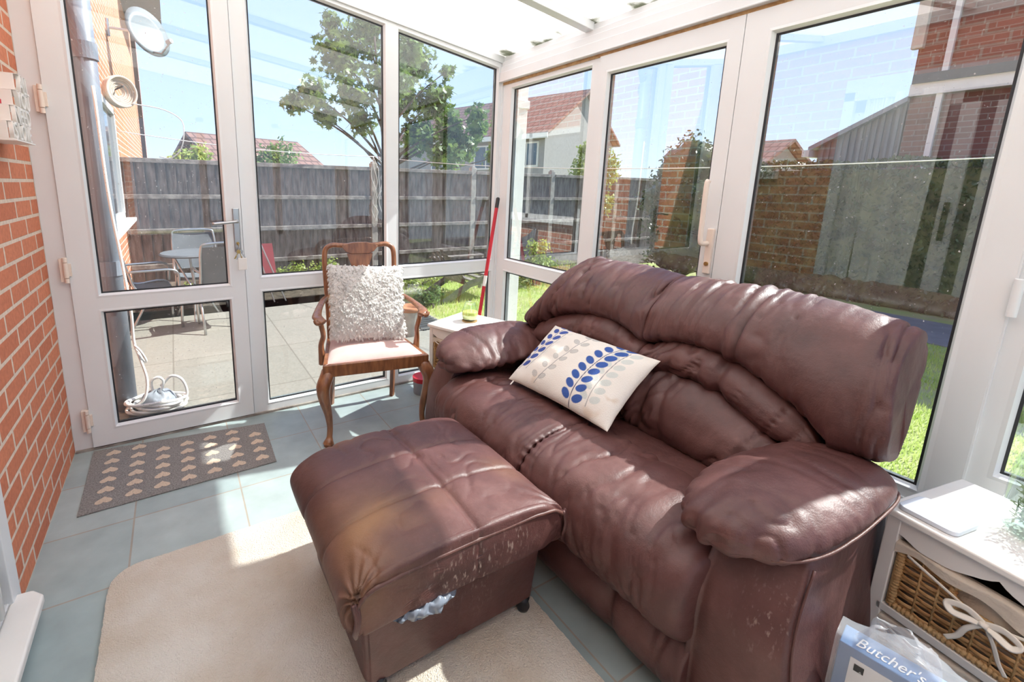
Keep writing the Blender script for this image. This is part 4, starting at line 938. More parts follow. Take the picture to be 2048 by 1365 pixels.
# leaf print cushion on the sofa
Pbl = Vector((-0.800, -1.165, 0.515)); Pbr = Vector((-0.790, -1.755, 0.525)); Ptl = Vector((-0.535, -1.195, 0.72))
ex = (Pbr-Pbl); ey = (Ptl-Pbl); Wc = 0.545; Hc = 0.345
Ml = place(Pbl+ex*0.5+ey*0.5, ex, ey)
def leafmask(x, y):
    """x across 0..1, y up 0..1 -> colour"""
    col = Vector((0.74, 0.715, 0.66))
    n1 = noise.noise(Vector((x*6, y*4, 1))); n2 = noise.noise(Vector((x*14, y*9, 5)))
    col = col*(1+0.05*n1)
    st = sm(0.16, 0.5, noise.noise(Vector((x*9, y*6, 8))))*sm(0.25, 0.0, y)*0.5 + 0.5*sm(0.2, 0.5, noise.noise(Vector((x*16, y*12, 2))))*math.exp(-((x-0.93)/0.06)**2-((y-0.25)/0.16)**2)
    col = col.lerp(Vector((0.48, 0.32, 0.17)), st)
    stems = [(0.045, 0.165, 0.17, 1.02, 6, Vector((0.045, 0.085, 0.32)), 0.050, 0), (0.30, 0.47, 0.07, 0.97, 5, Vector((0.42, 0.43, 0.42)), 0.044, 1), (0.665, 0.66, 0.02, 1.0, 7, Vector((0.035, 0.095, 0.34)), 0.056, 0), (0.80, 0.83, 0.10, 0.92, 6, Vector((0.50, 0.56, 0.54)), 0.050, 1), (0.13, 0.24, 0.2, 0.9, 6, Vector((0.64, 0.64, 0.60)), 0.03, 1)]
    asp = Hc/Wc
    for (xa, xb_, ya, yb_, n, c, sz, pale) in stems[::-1]:
        for k in range(n+1):
            t = k/n; sy = lerp(ya+0.06, yb_-0.05, t); bow = 0.03*math.sin(t*PI)*(1 if xa < 0.5 else -1)
            sx_ = lerp(xa, xb_, t)+bow*0.4+(0.10*t*t if xa > 0.6 and not pale else 0)
            for s in (-1, 1):
                lx = sx_+s*sz*0.95; ly = sy+0.035
                dx = (x-lx); dy = (y-ly)*asp
                ang = s*0.55; ux = dx*math.cos(ang)+dy*math.sin(ang); uy = -dx*math.sin(ang)+dy*math.cos(ang)
                d = (ux/(sz*0.80))**2+(uy/(sz*0.50))**2
                if d < 1.25:
                    f_ = sm(1.12, 0.92, d)
                    if pale and d > 0.72 and c.x < 0.45: col = col.lerp(c*0.45, f_*0.6)
                    else: col = col.lerp(c*(1+0.10*n2), f_*(0.75 if pale else 1.0))
        t = (y-ya)/(yb_-ya)
        if -0.02 < t < 1.0:
            bow = 0.03*math.sin(t*PI)*(1 if xa < 0.5 else -1); sx_ = lerp(xa, xb_, t)+bow*0.4+(0.10*t*t if xa > 0.6 and not pale else 0)
            col = col.lerp(Vector((0.05, 0.06, 0.12)) if not pale else Vector((0.25, 0.26, 0.27)), sm(0.0045, 0.002, abs(x-sx_)))
    return col
lc = MB(); lc.grid(lambda u, v: pillow_pt(u, v, Wc, Hc, 0.13, 1, 0.05), 250, 160); nfront = 250*160; lc.grid(lambda u, v: pillow_pt(u, v, Wc, Hc, 0.09, -1, 0.05), 30, 20)
lcu = lc.build('scatter_cushion', vcol_mat('leaf_print_cotton', layer='print'), smooth=True)
ca = lcu.data.color_attributes.new('print', 'FLOAT_COLOR', 'POINT')
for i, v in enumerate(lcu.data.vertices):
    if v.co.z > 0.0001 and i < nfront: cc = leafmask(i//160/249, i % 160/159)
    else: cc = Vector((0.70, 0.64, 0.54))
    ca.data[i].color = (cc.x, cc.y, cc.z, 1)
    v.co.z += 0.004*noise.noise(v.co*18)
lcu.matrix_world = Ml
tag(lcu, 'cream cotton cushion printed with blue and grey leaf sprigs on the leather sofa', 'cushion')
b = MB(); b.box(-Wc/2+0.03, -Wc/2+0.036, -Hc/2-0.020, -Hc/2+0.004, -0.001, 0.001); o = b.build('zip_pull', M['white_pl'], lcu)

# ================================================================== basket units
UW, UD, UH = 0.44, 0.370, 0.55
def basket_unit(name):
    """local: front faces -y, width along x, origin at the centre of the base"""
    r = empty(name); hw, hd = UW/2, UD/2
    b = MB(); b.box(-hw, hw, -hd, hd, UH-0.020, UH); b.build('top', M['upvc_white'], r, bevel=0.006)
    for (sx_, sy_) in ((-1, -1), (1, -1), (1, 1), (-1, 1)):
        b = MB(); b.box(sx_*(hw-0.012)-0.014, sx_*(hw-0.012)+0.014 if sx_ < 0 else sx_*(hw-0.012)+0.0, min(sy_*(hd-0.012), sy_*(hd-0.042)), max(sy_*(hd-0.012), sy_*(hd-0.042)), 0.0, UH-0.02) if 0 else b.box(min(sx_*(hw-0.012), sx_*(hw-0.042)), max(sx_*(hw-0.012), sx_*(hw-0.042)), min(sy_*(hd-0.012), sy_*(hd-0.042)), max(sy_*(hd-0.012), sy_*(hd-0.042)), 0.0, UH-0.02)
        b.build('leg', M['upvc_white'], r, bevel=0.003)
    for s in (-1, 1):
        b = MB(); b.box(s*(hw-0.018)-0.006, s*(hw-0.018)+0.006, -hd+0.04, hd-0.04, 0.04, UH-0.02); b.build('side_panel', M['upvc_white'], r, bevel=0.002)
    b = MB(); b.box(-hw+0.04, hw-0.04, hd-0.024, hd-0.014, 0.04, UH-0.02); b.build('back_panel', M['upvc_white'], r)
    # scalloped apron
    b = MB(); P = [(-hw+0.04, UH-0.02)]
    n = 30
    for i in range(n+1):
        t = i/n; x = lerp(-hw+0.04, hw-0.04, t); a = abs(t-0.5)*2
        d = 0.034 + 0.026*sm(0.0, 0.5, a) - 0.012*math.exp(-(a/0.06)**2) - 0.018*sm(0.7, 1.0, a)
        P.append((x, UH-0.02-d))
    P.append((hw-0.04, UH-0.02))
    for p, q in zip(P[1:-1], P[2:-1]): b.prism([(p[0], UH-0.02), p, q, (q[0], UH-0.02)], -hd+0.014, -hd+0.028, lambda x, z, d: Vector((x, d, z)))
    b.build('apron', M['upvc_white'], r)
    for z in (0.265, 0.04):
        b = MB(); b.box(-hw+0.03, hw-0.03, -hd+0.012, -hd+0.032, z-0.011, z+0.011); b.box(-hw+0.03, hw-0.03, -hd+0.03, hd-0.02, z-0.005, z+0.005); b.build('shelf', M['upvc_white'], r, bevel=0.002)
    return r
def wicker_basket(name, z0, H, parent_loc):
    r = empty(name); w, d = UW-0.10, UD-0.07
    yf = -d/2
    b = MB(); rows = int(H*0.80/0.0125); nst = 9
    def strand(axis, a0, a1, fixed, z, ph, out):
        pts = []; n = 44 if axis == 'x' else 24
        for i in range(n+1):
            t = i/n; a = lerp(a0, a1, t); o_ = 0.0042*math.sin(t*nst*PI+ph*PI)*out
            zz = z+0.0016*noise.noise(Vector((a*30, z*90, fixed)))
            pts.append((a, fixed+o_, zz) if axis == 'x' else (fixed+o_, a, zz))
        return pts
    slot = lambda x, z: False
    zt = H*0.86
    for k in range(rows):
        z = 0.022+k*(zt-0.03)/(rows-1)
        inslot = H*0.60 < z < H*0.84
        if inslot:
            for (a, c) in ((-w/2+0.012, -0.058), (0.058, w/2-0.012)):
                pts = [p for p in strand('x', -w/2+0.012, w/2-0.012, yf, z, k % 2, 1) if a-0.004 <= p[0] <= c+0.004]
                b.sweep(pts, [(0.0052, 0.0022)]*len(pts), 6)
        else:
            pts = strand('x', -w/2+0.012, w/2-0.012, yf, z, k % 2, 1); b.sweep(pts, [(0.0052, 0.0022)]*len(pts), 6)
    for s in (-1, 1):
        for k in range(rows):
            z = 0.022+k*(zt-0.03)/(rows-1); pts = strand('y', yf+0.01, d/2-0.01, s*w/2, z, k % 2, s); b.sweep(pts, [(0.0052, 0.0022)]*len(pts), 5)
    b.build('weave', M['wicker'], r, smooth=True)
    b = MB()
    for i in range(1, nst):
        x = lerp(-w/2+0.012, w/2-0.012, i/nst)
        top = zt
        if abs(x) < 0.058:
            b.sweep([(x, yf, 0.01), (x, yf, H*0.60)], 0.0030, 6); b.sweep([(x, yf, H*0.84), (x, yf, top)], 0.0030, 6)
        else: b.sweep([(x, yf, 0.01), (x, yf, top)], 0.0030, 6)
    b.build('stakes', M['wicker_rim'], r, smooth=True)
    # wrapped edges: corners and base, handle hole
    b = MB()
    def wrap(P, rr=0.0095):
        n = max(6, int(sum((Vector(P[i+1])-Vector(P[i])).length for i in range(len(P)-1))/0.0022))
        pts = []; L = [0]
        for i in range(len(P)-1): L.append(L[-1]+(Vector(P[i+1])-Vector(P[i])).length)
        for k in range(n+1):
            s = L[-1]*k/n; i = max(j for j in range(len(P)-1) if L[j] <= s+1e-9); t = (s-L[i])/max(1e-9, L[i+1]-L[i]); pts.append(Vector(P[i]).lerp(Vector(P[i+1]), min(1, t)))
        b.sweep(pts, [rr*(0.90+0.14*(1 if k % 4 < 3 else -1)) for k in range(n+1)], 10)
    wrap([(-w/2+0.004, yf, 0.012), (w/2-0.004, yf, 0.012)]); wrap([(-w/2+0.004, yf, 0.01), (-w/2+0.004, yf, zt)]); wrap([(w/2-0.004, yf, 0.01), (w/2-0.004, yf, zt)])
    zc = H*0.72; hs = [(0.050*math.cos(a)+(0.018 if math.cos(a) > 0 else -0.018), yf-0.001, zc+0.026*math.sin(a)) for a in [2*PI*k/28 for k in range(29)]]
    wrap(hs, 0.0065)
    b.build('wrapped_edge', M['wicker_rim'], r, smooth=True)
    # linen lining: inner box and folded over rim
    b = MB(); iw, idp = w/2-0.012, d/2-0.014
    b.box(-iw, iw, yf+0.012, yf+0.016, 0.01, H-0.01); b.box(-iw, iw, d/2-0.016, d/2-0.012, 0.01, H-0.01); b.box(-iw, -iw+0.004, yf+0.014, d/2-0.014, 0.01, H-0.01); b.box(iw-0.004, iw, yf+0.014, d/2-0.014, 0.01, H-0.01); b.box(-iw, iw, yf+0.014, d/2-0.014, 0.008, 0.012)
    def f(u, v):
        x = lerp(-w/2-0.008, w/2+0.008, u); a = v
        sag = 0.010*math.sin(u*7)+0.006*math.sin(u*17)
        if a < 0.5: z = lerp(H*0.80+sag, H-0.012, a*2); y = yf-0.012+0.004*math.sin(u*15)
        else: z = H-0.012+0.004*math.sin((a-0.5)*2*PI); y = lerp(yf-0.010, yf+0.016, (a-0.5)*2)
        return Vector((x, y, z))
    b.grid(f, 60, 14); b.grid(lambda u, v: f(u, v)+Vector((0, 0.003, -0.001)), 60, 14)
    for s in (-1, 1):
        b.grid(lambda u, v: Vector((s*(w/2+0.010), lerp(yf, d/2, u), lerp(H*0.80+0.006*math.sin(u*9), H-0.010, v))), 16, 5)
    b.build('lining', M['linen'], r, smooth=True)
    # ribbon bow
    b = MB(); cx_, cy_, cz_ = 0.0, yf-0.018, H*0.60
    def rib(P, wd=0.008):
        P = cr(P, 6); b.sweep(P, [(wd, 0.0010)]*len(P), 6, upv=(0.0, 0.0, 1.0))
    for s in (-1, 1):
        rib([(cx_, cy_, cz_), (cx_+s*0.030, cy_-0.006, cz_+0.016), (cx_+s*0.058, cy_-0.012, cz_+0.008), (cx_+s*0.048, cy_-0.016, cz_-0.006), (cx_+s*0.02, cy_-0.008, cz_-0.003), (cx_, cy_, cz_)])
        rib([(cx_, cy_, cz_), (cx_+s*0.022, cy_-0.008, cz_-0.030), (cx_+s*0.034, cy_-0.004, cz_-0.065), (cx_+s*0.050, cy_-0.008, cz_-0.085)], 0.006)
    b.sweep([(cx_-0.007, cy_-0.004, cz_), (cx_+0.007, cy_-0.004, cz_)], 0.007, 8)
    rib([(-w/2+0.02, yf-0.016, H*0.86), (-0.05, yf-0.015, H*0.68), (0, cy_, cz_)], 0.004); rib([(w/2-0.02, yf-0.016, H*0.86), (0.05, yf-0.015, H*0.68), (0, cy_, cz_)], 0.004)
    b.build('ribbon_bow', M['ribbon'], r, smooth=True)
    return r
unit = basket_unit('basket_unit'); tag(unit, 'white storage unit by the near end of the sofa with a bottle and pale scale', 'side table', 'white units with wicker baskets')
angR = math.radians(-11.0)-PI/2          # front (-y local) turned towards -x
unit.location = (0, 0, 0)
def unit_place(o, corner, ang):
    """corner: world xy of the front corner that lies at local (-UW/2,-UD/2)"""
    c = Matrix.Rotation(ang, 2) @ Vector((-UW/2, -UD/2)); o.location = (corner[0]-c.x, corner[1]-c.y, 0); o.rotation_euler = (0, 0, ang)
unit_place(unit, (-0.482, -2.388), angR)
bk = wicker_basket('wicker_basket', 0, 0.205, None); tag(bk, 'lined wicker basket with a cream bow in the top of the near white unit', 'basket', 'wicker baskets in the white units')
def put(o, base, z, y=-0.012):
    o.rotation_euler = base.rotation_euler; v = Matrix.Rotation(base.rotation_euler[2], 2) @ Vector((0, y)); o.location = (base.location.x+v.x, base.location.y+v.y, z)
put(bk, unit, 0.272)
bk2 = copy_tree(bk); put(bk2, unit, 0.047); bk2['label'] = 'lined wicker basket on the bottom shelf of the near white unit'
unit2 = copy_tree(unit); unit2['label'] = 'white storage unit in the room corner behind the far sofa arm, carrying the candle'
unit2.scale = (0.84, 1, 1)
angL = math.radians(22)-PI/2
c_ = Matrix.Rotation(angL, 2) @ Vector((-UW/2*0.84, -UD/2)); unit2.location = (-0.790-c_.x, -0.400-c_.y, 0); unit2.rotation_euler = (0, 0, angL)
bk3 = copy_tree(bk); put(bk3, unit2, 0.272); bk3.scale = (0.84, 1, 1); bk3['label'] = 'upper wicker basket in the white unit behind the far sofa arm'
bk4 = copy_tree(bk); put(bk4, unit2, 0.047); bk4.scale = (0.84, 1, 1); bk4['label'] = 'lower wicker basket in the white unit behind the far sofa arm'

# ---- things on the units
b = MB(); b.lathe([(0.0, 0.0), (0.047, 0.0), (0.047, 0.007), (0.0, 0.007)], (0, 0, 0), 28); cs = b.build('coaster', M['cork'], loc=(-0.530, -0.470, UH)); tag(cs, 'round cork coaster under the candle jar', 'coaster')
cj = empty('candle_jar', (-0.530, -0.470, UH+0.0075)); cj.scale = (1.12, 1.12, 1.12); tag(cj, 'glass jar of yellow candle wax on the corner unit', 'candle')
b = MB(); b.lathe([(0.0, 0.001), (0.030, 0.0), (0.042, 0.008), (0.046, 0.025), (0.045, 0.045), (0.038, 0.070), (0.031, 0.088), (0.029, 0.100), (0.0275, 0.100), (0.0295, 0.087), (0.0365, 0.069), (0.0432, 0.045), (0.044, 0.026), (0.040, 0.010), (0.0, 0.006)], seg=32); b.build('glass', M['jar'], cj, smooth=True)
b = MB(); b.lathe([(0.0, 0.0065), (0.0385, 0.0105), (0.0425, 0.026), (0.0418, 0.045), (0.0405, 0.049), (0.0, 0.047)], seg=32); b.build('wax', M['candle'], cj, smooth=True)
b = MB(); b.sweep([(0, 0, 0.047), (0.001, 0, 0.055)], 0.001, 6); b.build('wick', M['black'], cj)
# scale / tablet shaped pad
b = MB(); P = []
for (cx_, cy_, a0) in ((0.040, 0.036, 0), (-0.040, 0.036, 90), (-0.040, -0.036, 180), (0.040, -0.036, 270)):
    for k in range(7): a = math.radians(a0+k*15); P.append((cx_+0.018*math.cos(a), cy_+0.018*math.sin(a)))
b.prism(P, 0.0, 0.012, lambda x, y, z: Vector((x, y, z)))
sc_ = b.build('kitchen_scale', M['scale'], bevel=0.002); sc_.location = (-0.415, -2.478+0.0, UH+0.001)
sc_.location = Vector((-0.425, -2.480, UH+0.001)); sc_.rotation_euler = (0, 0, math.radians(79-180)); tag(sc_, 'slim pale blue kitchen scale lying flat on the near white unit', 'scale')
# bottle terrarium
bt = empty('glass_bottle', (-0.290, -2.645, UH)); tag(bt, 'large clear glass bottle filled with sage green sprigs on the near white unit', 'bottle')
prof = [(0.0, 0.004), (0.070, 0.0), (0.084, 0.012), (0.088, 0.05), (0.088, 0.15), (0.082, 0.19), (0.060, 0.225), (0.036, 0.245), (0.028, 0.262), (0.027, 0.30), (0.034, 0.304), (0.034, 0.315), (0.025, 0.316)]
b = MB(); b.lathe(prof+[(r-0.003, z) for r, z in prof[::-1] if r > 0.01]+[(0.0, 0.008)], seg=40); b.build('glass', M['jar'], bt, smooth=True)
b = MB()
for s in (-1,):
    b.sweep(cr([(s*0.03, 0, 0.29), (s*0.055, 0, 0.29), (s*0.062, 0, 0.265), (s*0.058, 0, 0.235)], 5), 0.007, 10)
b.build('handle', M['jar'], bt, smooth=True)
b = MB(); rg = random.Random(5)
for i in range(150):
    a = rg.uniform(0, 2*PI); r_ = 0.070*math.sqrt(rg.random()); z = rg.uniform(0.012, 0.10); p = Vector((r_*math.cos(a), r_*math.sin(a), z)); d_ = Vector((rg.uniform(-1, 1), rg.uniform(-1, 1), rg.uniform(0.1, 1))).normalized()
    q = p+d_*0.035
    if math.hypot(q.x, q.y) > 0.078: q.x *= 0.78; q.y *= 0.78
    b.sweep([p, (p+q)/2, q], 0.0010, 5)
    for k in range(6):
        t = k/5; c = p.lerp(q, t); s1 = Vector((rg.uniform(-1, 1), rg.uniform(-1, 1), rg.uniform(-1, 1))).normalized(); s2 = d_.cross(s1).normalized()
        if math.hypot(c.x, c.y) < 0.066: b.add([c, c+s1*0.008+s2*0.003, c+s1*0.015, c+s1*0.008-s2*0.003], [(0, 1, 2, 3)])
o = b.build('sprigs', M['driedplant'], bt); o['kind'] = 'stuff'
# red pole and tin in the corner
lp = empty('long_handled_broom', (0, 0, 0)); tag(lp, 'red and white broom leaning in the corner behind the white unit', 'broom')
pa = Vector((-0.045, -0.060, 1.285)); pb = Vector((-0.310, -0.170, 0.05)); dv = pb-pa
b = MB(); b.sweep([pa, pa+dv*0.055], 0.0135, 12); b.sweep([pa, pa-dv*0.004], 0.010, 12); b.build('grip', M['black'], lp, smooth=False)
b = MB(); b.sweep([pa+dv*0.055, pa+dv*0.44], 0.0125, 12); b.sweep([pa+dv*0.50, pa+dv*1.0], 0.0125, 12); b.build('pole', M['red'], lp, smooth=False)
b = MB(); b.sweep([pa+dv*0.44, pa+dv*0.50], 0.0127, 12); b.build('pole_band', M['white_pl'], lp)
b = MB(); b.box(-0.36, -0.20, -0.19, -0.15, 0.03, 0.06); b.box(-0.355, -0.205, -0.187, -0.153, 0.0, 0.03); b.build('brush_head', M['red'], lp, bevel=0.004)
tn = empty('paint_tin', (-0.700, -0.185, 0)); tag(tn, 'small grey tin with a red rim on the floor behind the white unit', 'tin')
b = MB(); b.lathe([(0.0, 0.0), (0.062, 0.0), (0.065, 0.07), (0.065, 0.10), (0.0, 0.10)], seg=28); b.build('body', M['grey_pl'], tn, smooth=False)
b = MB(); b.lathe([(0.067, 0.085), (0.069, 0.115), (0.0, 0.118)], seg=28); b.lathe([(0.064, 0.084), (0.067, 0.085)], seg=28); b.build('lid', M['red'], tn)
b = MB()
# ---- box in plastic beside the sofa
bx = empty('food_carton', (-0.80, -2.64, 0)); tag(bx, 'blue and white cardboard carton wrapped in clear plastic on the floor beside the sofa', 'box')
XA, XB = Vector((-0.866, -2.458, 0.0)), Vector((-0.806, -2.85, 0.0))
exb = (XB-XA).normalized(); eyb = Vector((exb.y, -exb.x, 0)); 
if eyb.x < 0: eyb = -eyb
HB = 0.40; LB = 0.40; TB = 0.062
Mb = Matrix(((exb.x, eyb.x, 0, XA.x), (exb.y, eyb.y, 0, XA.y), (0, 0, 1, 0), (0, 0, 0, 1)))
inv = Matrix.Translation(-Vector(bx.location))
b = MB(); b.box(0, LB, 0, TB, 0, HB, inv @ Mb); b.build('carton', M['bluebox'], bx, bevel=0.002)
b = MB(); b.box(0.022, LB-0.01, -0.0015, 0.0, 0.01, HB-0.022, inv @ Mb); b.build('front_label', M['whitebox'], bx)
Tt = inv @ Mb @ Matrix(((1, 0, 0, 0.030), (0, 1, 0, 0.020), (0, 0, 1, HB+0.0006), (0, 0, 0, 1)))
def flip(T): return T
text_obj('printed_name', "Butcher's", 0.05, 0.0003, M['whitebox'], inv @ Mb @ Matrix(((1, 0, 0, 0.025), (0, 1, 0, 0.012), (0, 0, 1, HB+0.0008), (0, 0, 0, 1))), bx, fitw=0.105, fith=0.032, italic=True)
Tf = inv @ Mb @ Matrix(((1, 0, 0, -0.01), (0, 0, -1, -0.0022), (0, 1, 0, 0.085), (0, 0, 0, 1)))
b = MB(); 
def fr(x0, x1, z0, z1, t=0.0012):
    for (a, c, d_, e_) in ((x0, x1, z0, z0+t), (x0, x1, z1-t, z1), (x0, x0+t, z0, z1), (x1-t, x1, z0, z1)):
        b.add([Tf @ Vector(p) for p in ((a, d_, 0), (c, d_, 0), (c, e_, 0), (a, e_, 0))], [(0, 1, 2, 3)])
fr(0.055, 0.150, 0.13, 0.225)
for pl in ([(0.085, 0.20), (0.100, 0.192), (0.118, 0.20), (0.132, 0.185), (0.140, 0.165)], [(0.108, 0.178), (0.114, 0.170), (0.110, 0.160), (0.118, 0.152)], [(0.092, 0.185), (0.097, 0.181)]):
    b.sweep([Tf @ Vector((x, z, 0)) for x, z in pl], 0.0016, 6)
b.box(0.030, 0.046, -0.003, -0.0015, HB-0.048, HB-0.032, inv @ Mb)
b.build('printed_logo', M['ink'], bx)
text_obj('printed_weight', "75%", 0.03, 0.0003, M['ink'], Tf @ Matrix.Translation((0.078, 0.150, 0)) @ Matrix.Rotation(-PI/2, 4, 'Z') @ Matrix.Translation((-0.055, -0.012, 0)), bx, fitw=0.045, fith=0.016)
b = MB()
def f(u, v):
    x = lerp(-0.008, LB+0.006, u); a = v*2*PI
    bump_ = 0.030*math.exp(-((u-0.28)/0.13)**2)*max(0, math.sin(a))
    cy_, cz_ = TB/2+0.004, HB/2+0.004; k = 1.05
    ca_, sa_ = math.cos(a), math.sin(a); m_ = max(abs(ca_)/(TB/2+0.006), abs(sa_)/(HB/2+0.004))
    y = ca_/m_; z = sa_/m_
    w_ = 0.004*noise.noise(Vector((u*22, v*30, 0)))+0.002
    return inv @ Mb @ Vector((x, cy_+y*(1)+w_*ca_, max(0.002, cz_+z+bump_*1.1+w_*sa_+0.010*max(0, sa_)*max(0, noise.noise(Vector((u*12, v*9, 4)))))))
b.grid(f, 60, 72, cv=True); o = b.build('clear_wrapping', M['film'], bx, smooth=True)
b = MB()
def f(u, v):
    a = u*2*PI; rr_ = 0.035+0.030*v+0.012*math.sin(a*5+v*3)
    return inv @ Mb @ Vector((0.085+rr_*math.cos(a)*0.9, TB*0.75+rr_*math.sin(a)*0.5, HB+0.004+0.055*(1-v**2)+0.008*noise.noise(Vector((math.cos(a)*3, math.sin(a)*3, v*4)))))
b.grid(f, 48, 12, cu=True); b.build('plastic_tuft', M['film'], bx, smooth=True)

# ---- wall letters: ALL / YOU / NEED / IS LOVE
wl = empty('word_block', (WX, -0.42, 1.5)); tag(wl, 'white stepped block of cut out letters fixed to the inside brick wall', 'wall sign')
rows_ = [("ALL", -0.445, -0.322, 1.665, 1.725), ("YOU", -0.500, -0.335, 1.607, 1.662), ("NEED", -0.555, -0.355, 1.549, 1.604), ("IS LOVE", -0.615, -0.375, 1.491, 1.546)]
for i, (tx, ya, yb2_, za, zb_) in enumerate(rows_):
    b = MB(); y0 = ya-0.004; D = WX+0.084
    b.box(WX+0.001, D-0.010, y0-0.0, y0+0.006, za, zb_); b.box(WX+0.001, D+0.002, y0, yb2_, za-0.004, za); b.box(WX+0.001, D+0.002, y0, yb2_, zb_, zb_+0.002); b.box(WX+0.001, WX+0.006, y0, yb2_, za, zb_)
    if i == 3: b.box(WX+0.001, D+0.010, y0, yb2_+0.01, za-0.008, za-0.003)
    o = b.build('shelf_block', M['white_pl'], wl, bevel=0.0015); relp(o, wl)
    T = Matrix(((0, 0, 1, D-0.002), (1, 0, 0, ya), (0, 1, 0, za), (0, 0, 0, 1)))
    wds = [(tx, ya, yb2_)] if i < 3 else [("IS", ya, lerp(ya, yb2_, 0.24)), ("LOVE", lerp(ya, yb2_, 0.34), yb2_)]
    for (tw, a_, c_2) in wds:
        T = Matrix(((0, 0, 1, D-0.002), (1, 0, 0, a_), (0, 1, 0, za), (0, 0, 0, 1)))
        text_obj('word', tw, 0.06, 0.006, M['white_pl'], Matrix.Translation(-Vector(wl.location)) @ T, wl, fitw=c_2-a_, fith=zb_-za)
b = MB(); b.lathe([(0.0, 0), (0.018, 0), (0.018, 0.014), (0.0, 0.014)], (WX+0.035, -0.545, 1.608), 16); o = b.build('tealight', M['red']); tag(o, 'small red tealight on the step of the white letter block', 'candle')

# ================================================================== outside
GZ = -0.12
b = MB(); b.box(WX, 0.45, 0.07, 3.35, GZ-0.1, GZ); b.box(WX, 1.0, 3.0, 3.35, GZ-0.1, GZ)
M['patio'] = brick_mat('pale_concrete_slabs', 'XY', w=0.93, h=0.86, mort=0.006, c1=(0.30, 0.285, 0.245), c2=(0.27, 0.26, 0.222), cm=(0.20, 0.185, 0.155), off=0.0, phase=(0.3, 0.2), rough=0.92, bump=0.2)
struct('floor_patio', b, M['patio'], 'pale concrete patio outside the end wall')
b = MB()
b.box(0.45, 40, 0.07, 3.35, GZ-0.13, GZ-0.01); b.box(0.10, 4.55, -9, 0.07, GZ-0.13, GZ-0.01); b.box(WX-1, 40, 4.3, 40, GZ-0.13, GZ-0.01); b.box(5.75, 40, -9, 0.07, GZ-0.13, GZ-0.01); b.box(-12, 0.1, -14, -3.7, GZ-0.13, GZ-0.02)
struct('floor_lawn', b, M['lawn'], 'lawn around the conservatory')
b = MB(); b.box(WX, 8, 3.35, 4.3, GZ-0.1, GZ+0.01); struct('floor_soil_border', b, M['soil'], 'soil border at the foot of the fence')
b = MB(); b.box(4.55, 5.75, -9, 0.07, GZ-0.1, GZ); struct('floor_path', b, M['slab'], 'blue grey paving between lawn and hedge')
b = MB(); b.box(0.10, 0.22, -3.6, 0.07, GZ-0.1, -0.02); struct('trim_plinth', b, M['concrete'], 'concrete plinth under the french doors')
# grass blades
rg = random.Random(11); b = MB()
def blade(x, y, h):
    a = rg.uniform(0, 2*PI); w = 0.004; dx, dy = math.cos(a)*w, math.sin(a)*w; l = rg.uniform(-0.5, 0.5)*h; m_ = rg.uniform(-0.5, 0.5)*h
    b.add([(x-dx, y-dy, GZ-0.01), (x+dx, y+dy, GZ-0.01), (x+l, y+m_, GZ+h)], [(0, 1, 2)])
for i in range(30000):
    x = rg.uniform(0.24, 4.5); y = rg.uniform(-2.6, -0.6)
    if noise.noise(Vector((x*3, y*3, 0))) > -0.25 or rg.random() < 0.4: blade(x, y, rg.uniform(0.012, 0.04))
for i in range(26000):
    x = rg.uniform(0.5, 5.0); y = rg.uniform(0.9, 4.2)
    blade(x, y, rg.uniform(0.02, 0.06))
o = b.build('grass', M['grass']); tag(o, 'short green lawn grass growing outside both glazed walls', 'grass', kind='stuff')

# fence
FY = 4.2; px0 = 0.70; pit = 1.87
posts = [px0+pit*k for k in (-1, 0, 1, 2, 3, 4)]
def relz(o, p): o.location = Vector(o.location)-Vector(p.location); return o
fen = empty('garden_fence', (0, FY, GZ)); tag(fen, 'weathered grey timber fence with concrete posts across the end of the garden', 'fence')
for k, x in enumerate(posts):
    b = MB(); b.box(x-0.05, x+0.05, FY-0.05, FY+0.05, GZ-0.05, 1.70); b.box(x-0.035, x+0.035, FY-0.035, FY+0.035, 1.70, 1.725)
    relz(b.build('post', M['post'], fen, bevel=0.008), fen)
ends = [WX+0.01]+posts
for k in range(len(ends)-1):
    x0, x1 = ends[k]+0.05, ends[k+1]-0.05
    if k == 0: x0 = ends[0]
    if x1-x0 < 0.2: continue
    b = MB(); n = max(1, int((x1-x0)/0.105)); rr = random.Random(k)
    for i in range(n):
        xa = lerp(x0, x1, i/n); xb_ = lerp(x0, x1, (i+1)/n)+0.018; z1 = 1.60+rr.uniform(-0.012, 0.012); tl = rr.uniform(-0.003, 0.003)
        b.add([(xa, FY+0.004+tl, 0.06), (xb_, FY-0.022+tl, 0.06), (xb_, FY-0.022+tl, z1), (xa, FY+0.004+tl, z1), (xa, FY+0.018, 0.06), (xb_, FY+0.006, 0.06), (xb_, FY+0.006, z1), (xa, FY+0.018, z1)], [(0, 1, 2, 3), (4, 7, 6, 5), (0, 4, 5, 1), (3, 2, 6, 7), (0, 3, 7, 4), (1, 5, 6, 2)])
    pn = relz(b.build('fence_panel', M['fence'], fen), fen)
    def sub(b, nm, m):
        o = b.build(nm, m, pn, bevel=0.004); o.location = Vector(o.location)-Vector(fen.location)-Vector(pn.location); return o
    for z in (0.28, 0.735, 1.17):
        b = MB(); b.box(x0, x1, FY-0.065, FY-0.022, z-0.028, z+0.028); sub(b, 'rail', M['fence_rail'])
    b = MB(); b.box(x0, x1, FY-0.068, FY+0.03, 1.585, 1.64); sub(b, 'capping_rail', M['fence_rail'])
    b = MB(); b.box(x0, x1, FY-0.02, FY+0.03, GZ-0.02, 0.07); sub(b, 'gravel_board', M['post'])

